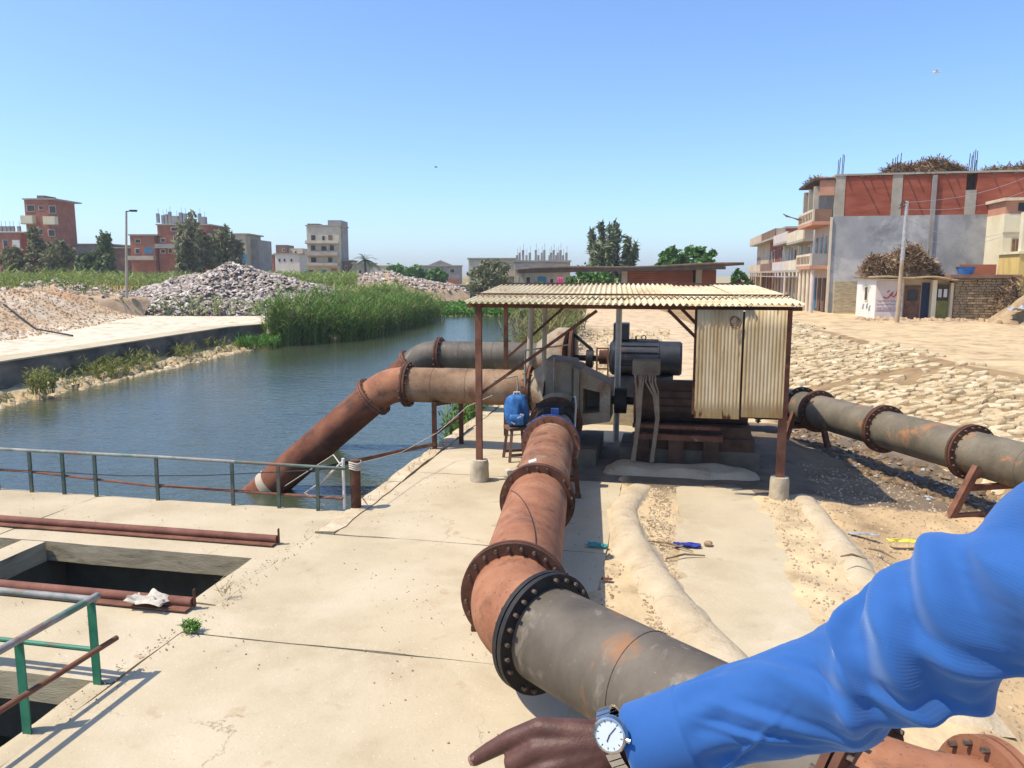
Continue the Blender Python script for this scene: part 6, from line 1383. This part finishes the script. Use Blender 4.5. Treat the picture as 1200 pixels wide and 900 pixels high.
for _ in range(12): path = [path[0]] + [(path[i - 1] + path[i] * 2 + path[i + 1]) / 4 for i in range(1, NS)] + [path[-1]]
def ridge(x, sharp=1.0): return math.exp(-x * x * sharp) - .55 * math.exp(-(x - 1.25) ** 2 * 1.3)
# folds: (centre s, skew, width, height, angle centre, angular spread) — angle 0 faces the camera, pi/2 the top
FO = [(.352, .022, .0190, .0130, .5, 1.5), (.290, .030, .0200, .0105, .7, 1.3), (.425, .012, .0260, .0125, 1.2, 1.2), (.366, .01, .0300, .0130, -1.3, .8), (.398, -.045, .0140, .0060, .1, .9),
      (.322, -.050, .0140, .0060, -.1, .8), (.235, -.060, .0200, .0060, .6, 1.0), (.180, -.085, .0150, .0042, .3, .8), (.130, -.110, .0090, .0036, .35, .55), (.120, .100, .0090, .0030, -.3, .5), (.500, -.04, .0300, .0090, .6, 1.3), (.470, .05, .018, .006, -.4, .8), (.335, .06, .012, .005, 1.6, .6), (.265, -.02, .018, .006, -1.2, .8)]
def fold(s, th):
    q = 0.0
    for s0, k, wd, h, a0, sp in FO:
        da = (th - a0 + math.pi) % (2 * math.pi) - math.pi
        if abs(da) > 2.6 * sp: continue
        x = (s - s0 - k * da - .004 * math.sin(3 * da + s0 * 90)) / wd
        if abs(x) < 4: q += 1.55 * h * ridge(x) * math.exp(-(da / sp) ** 2)
    return q
prev = (path[1] - path[0]).normalized(); ref = Vector((0, -1, 0)); xx = (ref - prev * ref.dot(prev)).normalized(); mb = MB(); uvs = []
for i in range(NS + 1):
    tng = (path[min(NS, i + 1)] - path[max(0, i - 1)]).normalized(); qd = prev.rotation_difference(tng); xx = qd @ xx; prev = tng; yy = xx.cross(tng)
    if yy.z < 0: yy = -yy
    s = LEN * i / NS
    for j in range(NT):
        th = 2 * math.pi * j / NT; r = clr(s)
        cuffk = sstep(s, .070, .082)
        wr = fold(s, th) * sstep(s, .075, .12) + .0050 * noise.noise(Vector((math.cos(th + s * 6) * 1.3, math.sin(th + s * 6) * 1.3, s * 9))) * cuffk + .0020 * noise.noise(Vector((math.cos(th + s * 9) * 3, math.sin(th + s * 9) * 3, s * 14))) * cuffk + .0011 * abs(noise.noise(Vector((math.cos(th + s * 14) * 6, math.sin(th + s * 14) * 6, s * 34)))) * cuffk
        pl_ = .0030 * cuffk * math.exp(-((s - .105) / .03) ** 2) * math.sin(th * 9)      # pleats gathered into the cuff
        r2 = r * (1 + .03 * math.sin(2 * th + 1)) + wr + pl_ + (.0022 if s < .074 else 0) - (.004 * (1 - s / .006) if s < .006 else 0)
        if s < .0745 and s > .0705: r2 += .0008
        mb.v.append(path[i] + xx * (math.cos(th) * r2) + yy * (math.sin(th) * r2)); uvs.append((s, th * .06))
for i in range(NS):
    for j in range(NT):
        j2 = (j + 1) % NT; mb.f.append((i * NT + j, i * NT + j2, (i + 1) * NT + j2, (i + 1) * NT + j))
k0 = len(mb.v)                                # inside of the cuff
for dep, sh_ in ((.0, .0035), (.03, .004)):
    i = int(dep / LEN * NS)
    for j in range(NT):
        v = mb.v[i * NT + j]; mb.v.append(v + (path[i] - v).normalized() * sh_); uvs.append((dep, j * .0025))
for j in range(NT):
    j2 = (j + 1) % NT; mb.f.append((j2, j, k0 + j, k0 + j2)); mb.f.append((k0 + j2, k0 + j, k0 + NT + j, k0 + NT + j2))
# torso, collar and other sleeve
def loft(rings, n=40):
    k = len(mb.v)
    for c, rx, ry in rings:
        for j in range(n):
            a = 2 * math.pi * j / n; w_ = .006 * noise.noise(Vector((math.cos(a) * 2, math.sin(a) * 2, c[2] * 9))); mb.v.append(Vector(c) + Vector((math.cos(a) * (rx + w_), math.sin(a) * (ry + w_), 0))); uvs.append((c[2], a * .15))
    for i in range(len(rings) - 1):
        for j in range(n):
            j2 = (j + 1) % n; mb.f.append((k + i * n + j, k + i * n + j2, k + (i + 1) * n + j2, k + (i + 1) * n + j))
loft([((HX, HY, Z0 + z), rx, ry) for z, rx, ry in ((.80, .20, .15), (.95, .20, .15), (1.12, .205, .145), (1.28, .215, .145), (1.36, .215, .135), (1.41, .195, .12), (1.445, .14, .10), (1.465, .085, .075), (1.50, .072, .072), (1.505, .066, .066))])
kk = len(mb.v); mb.tube([(HX + .17, HY, Z0 + 1.40), (HX + .23, HY - .01, Z0 + 1.27), (HX + .27, HY - .02, Z0 + 1.10), (HX + .275, HY + .01, Z0 + .93)], [.088, .080, .068, .052], 24); uvs += [(p.z, p.x) for p in mb.v[kk:]]
shirt = mb.build('shirt', 'shirt', pn, smooth=75)
uvl = shirt.data.uv_layers.new(name='UVMap')
idx = np.zeros(len(shirt.data.loops), dtype=np.int32); shirt.data.loops.foreach_get('vertex_index', idx); uvl.data.foreach_set('uv', np.array(uvs, dtype=np.float32)[idx].ravel())
for sB in (.030,):
    i = int(sB / LEN * NS)
    for j in (int(NT * .86), ): v = mb.v[i * NT + j]; nr = (v - path[i]).normalized(); MB().lathe(v + nr * .0005, nr, [(0.0005, .002), (.0055, .002), (.006, 0)], 16).build('button', 'trousers', shirt)
mb = MB()
for s in (-1, 1): mb.tube([(HX + s * .09, HY, Z0 + .93), (HX + s * .10, HY + .01, Z0 + .5), (HX + s * .105, HY - .01, Z0 + .05)], [.105, .092, .082], 24)
mb.tube([(HX, HY, Z0 + .74), (HX, HY, Z0 + .98)], [.135, .13], 28); mb.build('trousers', 'trousers', pn, smooth=60)
for s in (-1, 1):
    sm_ = MB(); sm_.grid(lambda u, v: (HX + s * .11 + .05 * math.sin(v * 3.14) * math.cos(u * 6.283), HY + .06 + .15 * (2 * v - 1) * 1.0 + .0 * u, Z0 + max(.002, .045 + .055 * math.sin(v * 3.14) * math.sin(u * 6.283))), 18, 14); sm_.build('shoe', 'leather', pn, smooth=60)
# --- wristwatch
ax = (ELB - WR).normalized(); wc = WR - ax * -.002 + Vector((-.018, .0, .003)); wn_ = Vector((-.50, -.80, .22)); wn_ = (wn_ - ax * wn_.dot(ax) * .25).normalized()
fc = PX(715, 861, .832); wt = thing('wristwatch', 'steel wristwatch with pale round dial worn on the pointing arm', 'watch', fc)
MB().lathe(fc, wn_, [(.0005, -.007), (.018, -.007), (.0215, -.004), (.0215, .001), (.0200, .0032), (.0180, .0036), (.0176, .0012)], 48).build('case', 'steel', wt)
dl = MB().lathe(fc, wn_, [(.0002, .0016), (.0177, .0016)], 40).build('dial', 'watch_face', wt)
bxv, byv, _d = basis(wn_); upv = (Vector((0, 0, 1)) - wn_ * wn_.z).normalized(); rtv = upv.cross(wn_)
for ang, L, w_ in ((.55, .0125, .0010), (3.4, .0085, .0013)):
    e = upv * math.cos(ang) + rtv * math.sin(ang); MB().bar(fc + wn_ * .0021, fc + wn_ * .0021 + e * L, w_, .0004, up=wn_).build('hand', 'trousers', dl, smooth=0)
mb = MB()
for k in range(12):
    e = upv * math.cos(k * math.pi / 6) + rtv * math.sin(k * math.pi / 6); mb.bar(fc + wn_ * .0019 + e * .0140, fc + wn_ * .0019 + e * .0165, .0009, .0003, up=wn_)
mb.build('hour_marks', 'trousers', dl, smooth=0)
MB().tube([fc + rtv * .021, fc + rtv * .0255], .0026, 10).build('crown', 'steel', wt)
# bracelet links round the wrist
u_ = (fc - wc); u_ = (u_ - ax * u_.dot(ax) * .4); ru_ = u_.length; u_.normalize(); v_ = ax.cross(u_).normalized(); link = None
for k in range(26):
    a = 2 * math.pi * (k + .5) / 26
    if abs((a + math.pi) % (2 * math.pi) - math.pi) < .42: continue
    def ringp(a): return wc + u_ * (math.cos(a) * ru_ * .94) + v_ * (math.sin(a) * .0365)
    p = ringp(a); tg = (ringp(a + .05) - ringp(a - .05)).normalized(); nr = (p - wc).normalized()
    MB().bar(p - tg * .0040, p + tg * .0040, .0165, .0032, up=nr).build('bracelet_link', 'steel', wt, smooth=0)

# ---- the day's thin dust haze over the whole place
hz = bpy.data.materials.new('haze_air'); hz.use_nodes = True; n_ = hz.node_tree.nodes; n_.remove(n_['Principled BSDF'])
pv = n_.new('ShaderNodeVolumePrincipled'); pv.inputs['Color'].default_value = (.92, .95, .98, 1); pv.inputs['Density'].default_value = .00045; pv.inputs['Anisotropy'].default_value = .2
hz.node_tree.links.new(pv.outputs[0], n_['Material Output'].inputs['Volume']); MATS['haze_air'] = hz
o = MB().box((0, 710, 14), (2840, 1600, 36)).build('haze', 'haze_air', smooth=0); o['kind'] = 'stuff'; o['label'] = 'thin pale dust haze over the canal and town'; o['category'] = 'haze'
